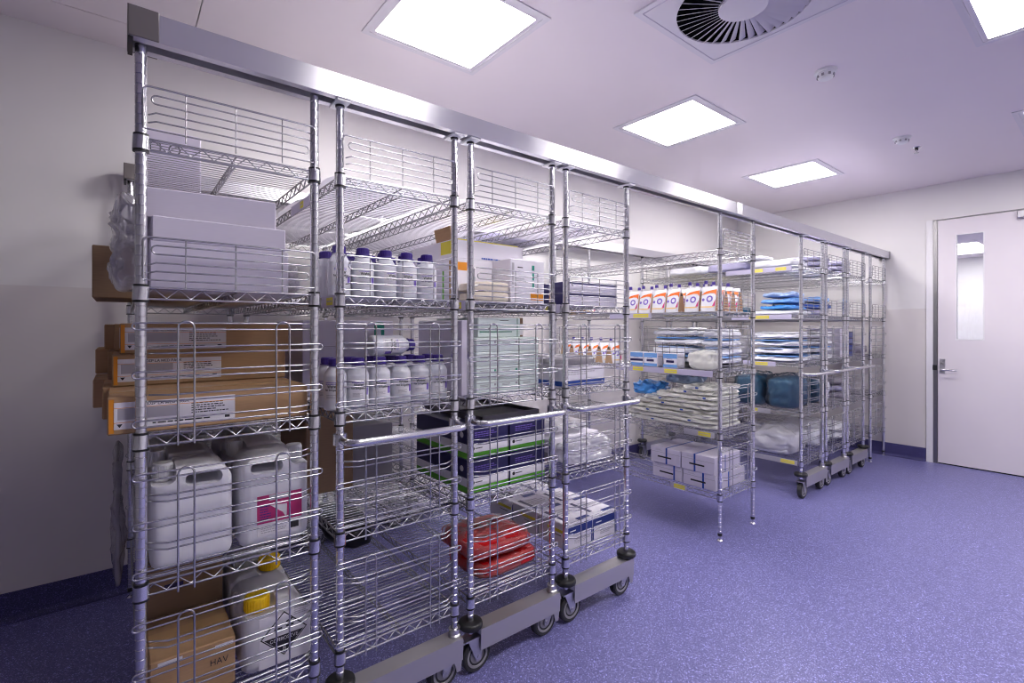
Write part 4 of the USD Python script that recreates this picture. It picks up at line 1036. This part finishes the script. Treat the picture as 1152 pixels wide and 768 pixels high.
# ---- units F, G, H, I
def softthing(name, label, cat, size, loc, mat, seed, rz=0, group=None, amp=.012, e=4.5, freq=11, film=None, n=14):
    t = thing(name, label, cat, loc, rz, group)
    obj('contents', soft_box(*size, n=n, amp=amp, e=e, freq=freq, seed=seed), mat, t, smooth=50)
    if film:
        v, f = soft_box(size[0] * 1.09, size[1] * 1.08, size[2] * 1.09, n=n + 6, amp=amp, e=e, freq=freq * 1.5, seed=seed + 2)
        obj('film_sleeve', (v, f), film, t, smooth=50)
    return t
for un, nm in (('F', 'nearest'), ('G', 'middle'), ('H', 'last')):
    x0 = UX[un]; cx = x0 + W / 2; s = ord(un)
    where = f'{nm} far unit'
    # top shelf
    if un == 'F':
        for k in range(3): softthing('blanket_pack', f'lavender-white folded pack, {ORD[k]} from the front atop the {where}', 'pack', (.38, .36, .075 + .01 * k), (cx, 1.80 + .39 * k, DK[0]), WHITEF if k != 1 else LAVF, s + k, group='folded packs on far top shelves')
        softthing('blanket_pack', f'small white pack lying on the lavender packs of the {where}', 'pack', (.24, .24, .035), (cx - .02, 1.99, DK[0] + .089), WHITEF, s + 9)
    else:
        for k in range(3): softthing('blanket_pack', f'lilac folded pack, {ORD[k]} from the bottom of the pile atop the {where}', 'pack', (.37, .42, .046), (cx, 1.83, DK[0] + .047 * k), LAVF, s + k, group='folded packs on far top shelves')
    # second shelf
    z = DK[1]
    if un == 'F':
        softthing('flat_pack', f'flat white pack at the bottom of the second shelf of the {where}', 'pack', (.39, .40, .04), (cx, 1.80, z), WHITEF, 5)
        for k in range(3): softthing('blue_pack', f'blue film pack, {ORD[k]} from the bottom, second shelf of the {where}', 'pack', (.36, .30 - .02 * k, .05), (cx, 1.77, z + .042 + .05 * k), (CYAN, SKY, PALEB)[k], 20 + k, rz=4 * k, amp=.034, freq=15, n=20, group='blue film packs on far shelves')
        softthing('added_yellow_pack', 'added yellow pack for a yellowish tint, rear second shelf of the nearest far unit', 'pack', (.38, .50, .26), (cx, 2.66, z), PALEY, 77)  # added to stand in for a yellowish tint below the shelf above
        bag('teal_bag', 'teal plastic bag left of the blue film packs on the far shelving', (.30, .32, .085), (cx - .02, 2.20, z), TEALF, seed=7)
    elif un == 'G':
        for k in range(3): softthing('blue_pack', f'blue film pack, {ORD[k]} from the bottom, second shelf of the {where}', 'pack', (.36, .36, .058), (cx, 1.80, z + .058 * k), (LAVF, BLUE, SKY)[k], 30 + k, amp=.026, freq=14, n=18, group='blue film packs on far shelves')
    # third shelf
    z = DK[2]
    if un in 'FG':
        for k in range(4): drape(f'drape pack, {ORD[k]} from the bottom of the pile in the {where}', (x0 + .02, x0 + W - .02), (1.60, 1.98), z + .062 * k, .060, s + 40 + k, rz=(1, -1, 1, 0)[k], group='drape packs on the far units')
        if un == 'F': bag('teal_bag', 'pale blue film bag at the rear of the drape packs on the far shelving', (.34, .40, .22), (cx, 2.24, z), FILM, seed=17, amp=.03)
    else:
        for k in range(4):
            t = thing('blue_bin', f'dark blue plastic bin, {ORD[k]} from the bottom of the stack on the farthest wheeled unit', 'bin', (cx + .05, 1.80, z + .060 * k), 0, 'stacked blue bins')
            obj('shell', m3.Manifold(m3.Mesh(*[np.asarray(q, dt) for q, dt in zip((bevel_box(-.13, .13, -.17, .17, 0, .058, .004).vertices, bevel_box(-.13, .13, -.17, .17, 0, .058, .004).faces), (np.float32, np.uint32))])) - m3.Manifold.cube((.25, .33, .06), True).translate((0, 0, .036)), PAINT('bin_blue_%d' % k, 34, 58, 150, .35), t)
            obj('rim', MB().box(-.134, .134, -.176, -.168, .048, .058).box(-.134, .134, .168, .176, .048, .058).get(), NAVY, t)
        carton('white_box', 'white box left of the stacked blue bins on the farthest wheeled unit', 'box', (x0 + .03, x0 + .12), (1.62, 1.90), (z, z + .27), CARDL, [('plate', 'blue_spine', 'front', .02, 0, .03, .26, BLUE)])
    # fourth shelf
    z = DK[3]
    if un == 'F':
        for k in range(2): softthing('teal_pack', f'dark teal fabric pack in clear film, {("front", "rear")[k]} one of the {where}', 'pack', (.37, .24, .26), (cx, 1.735 + .262 * k, z), TEALF, 120 + k, film=FILMCLR, group='teal packs in film', amp=.02)
    elif un == 'G':
        softthing('teal_pack', 'narrow teal pack at the left in the middle far unit', 'pack', (.11, .30, .22), (x0 + .09, 1.78, z), TEALF, 130, film=FILMCLR)
        softthing('white_pack', 'white wrapped pack right of the narrow teal pack in the middle far unit', 'pack', (.22, .30, .20), (x0 + .27, 1.78, z), WHITEF, 131)
    else:
        for k in range(3): softthing('lavender_pack', f'lavender pack, {ORD[k]} from the bottom of the pile in the {where}', 'pack', (.34, .34, .062), (cx, 1.79, z + .063 * k), LAVF if k % 2 else GREYF, 140 + k, group='lavender packs in the farthest wheeled unit')
    # bottom shelf
    z = DK[4]
    if un == 'H':
        for k in range(2): softthing('white_pack', f'white crumpled pack, {("lower", "upper")[k]} of two on the bottom shelf of the {where}', 'pack', (.34, .34, .07), (cx, 1.79, z + .068 * k), WHITEF, 150 + k, amp=.02)
    else:
        bag('plastic_bag', f'big clear bag of white contents on the bottom shelf of the {where}', (.385, .44 if un == 'F' else .36, .24), (cx, 1.825 if un == 'F' else 1.80, z), FILM, seed=s + 5, amp=.04, freq=8, n=22, e=3,
            parts=[('white_contents', soft_box(.33, .34, .17, n=12, amp=.02, seed=s), WHITEF)])
bag('grey_pack', 'grey pack on the middle shelf of the almost empty last unit', (.30, .40, .12), (UX['I'] + W / 2, 1.85, DK[2]), GREYF, seed=9, cat='pack')

# ---- label holders clipped to the long shelf edges
def holder(label, unit_x, sh, y0, y1, labels, both=None):
    zc = SH[sh]; x = unit_x - .0035
    t = thing('label_holder', label, 'label holder', (x, y0, zc))
    obj('strip', bevel_box(-.0028, 0, 0, y1 - y0, -.019, .019, .0008), STRIP if sh < 3 else FILM, t)
    for a, b in labels:
        obj('yellow_label', cbox(-.0036, -.0027, a - y0, b - y0, -.0125, .0125), YELLOW, t)
        obj('print', xf(textlines(b - a - .012, .009, 1, 7, ragged=False), [[0, 0, -1], [-1, 0, 0], [0, 1, 0]], (-.0036, (a + b) / 2 - y0, 0)), PAPERG, t)
    return t
holder('lavender label strip with yellow label under the bottles, second shelf', UX['B'], 1, 1.585, 1.72, [(1.605, 1.665)])
holder('lavender label strip with yellow label on the second shelf of the green carton unit', UX['C'], 1, 1.585, 1.72, [(1.61, 1.665)])
holder('lavender label strip with yellow label on the second shelf beside the open aisle', UX['D'], 1, 1.585, 1.72, [(1.62, 1.68)])
holder('lavender label strip with yellow label high on the top shelf of the bottle unit', UX['B'], 0, 1.80, 2.10, [(1.93, 1.97)])
holder('lavender label strip with yellow label under the far end of the pouches', UX['E'], 1, 2.05, 2.42, [(2.074, 2.202)])
holder('long lavender label strip with two yellow labels under the blue and white boxes', UX['E'], 2, 1.60, 2.36, [(2.118, 2.205), (1.85, 1.945)])
holder('label strip with yellow label under the front end of the tubing bags', UX['E'], 3, 1.59, 1.80, [(1.613, 1.697)])
holder('label strip with yellow label under the strapped cartons', UX['E'], 4, 1.78, 1.90, [(1.792, 1.872)])
holder('label strip with yellow label under the blue packs of the far shelving', UX['F'], 1, 1.62, 2.10, [(1.79, 1.95)])
holder('label strip with yellow label under the drape packs of the far shelving', UX['F'], 2, 1.74, 2.0, [(1.80, 1.90)])
holder('label strip with yellow label under the teal packs of the far shelving', UX['F'], 3, 1.78, 1.95, [(1.88, 1.93)])
holder('label strip with yellow label on the lowest shelf edge of the far shelving', UX['F'], 4, 1.58, 1.95, [(1.60, 1.70)])
holder('label strip with two yellow labels on the top shelf edge of the far shelving', UX['F'], 0, 1.62, 2.15, [(1.66, 1.74), (1.84, 1.93)])
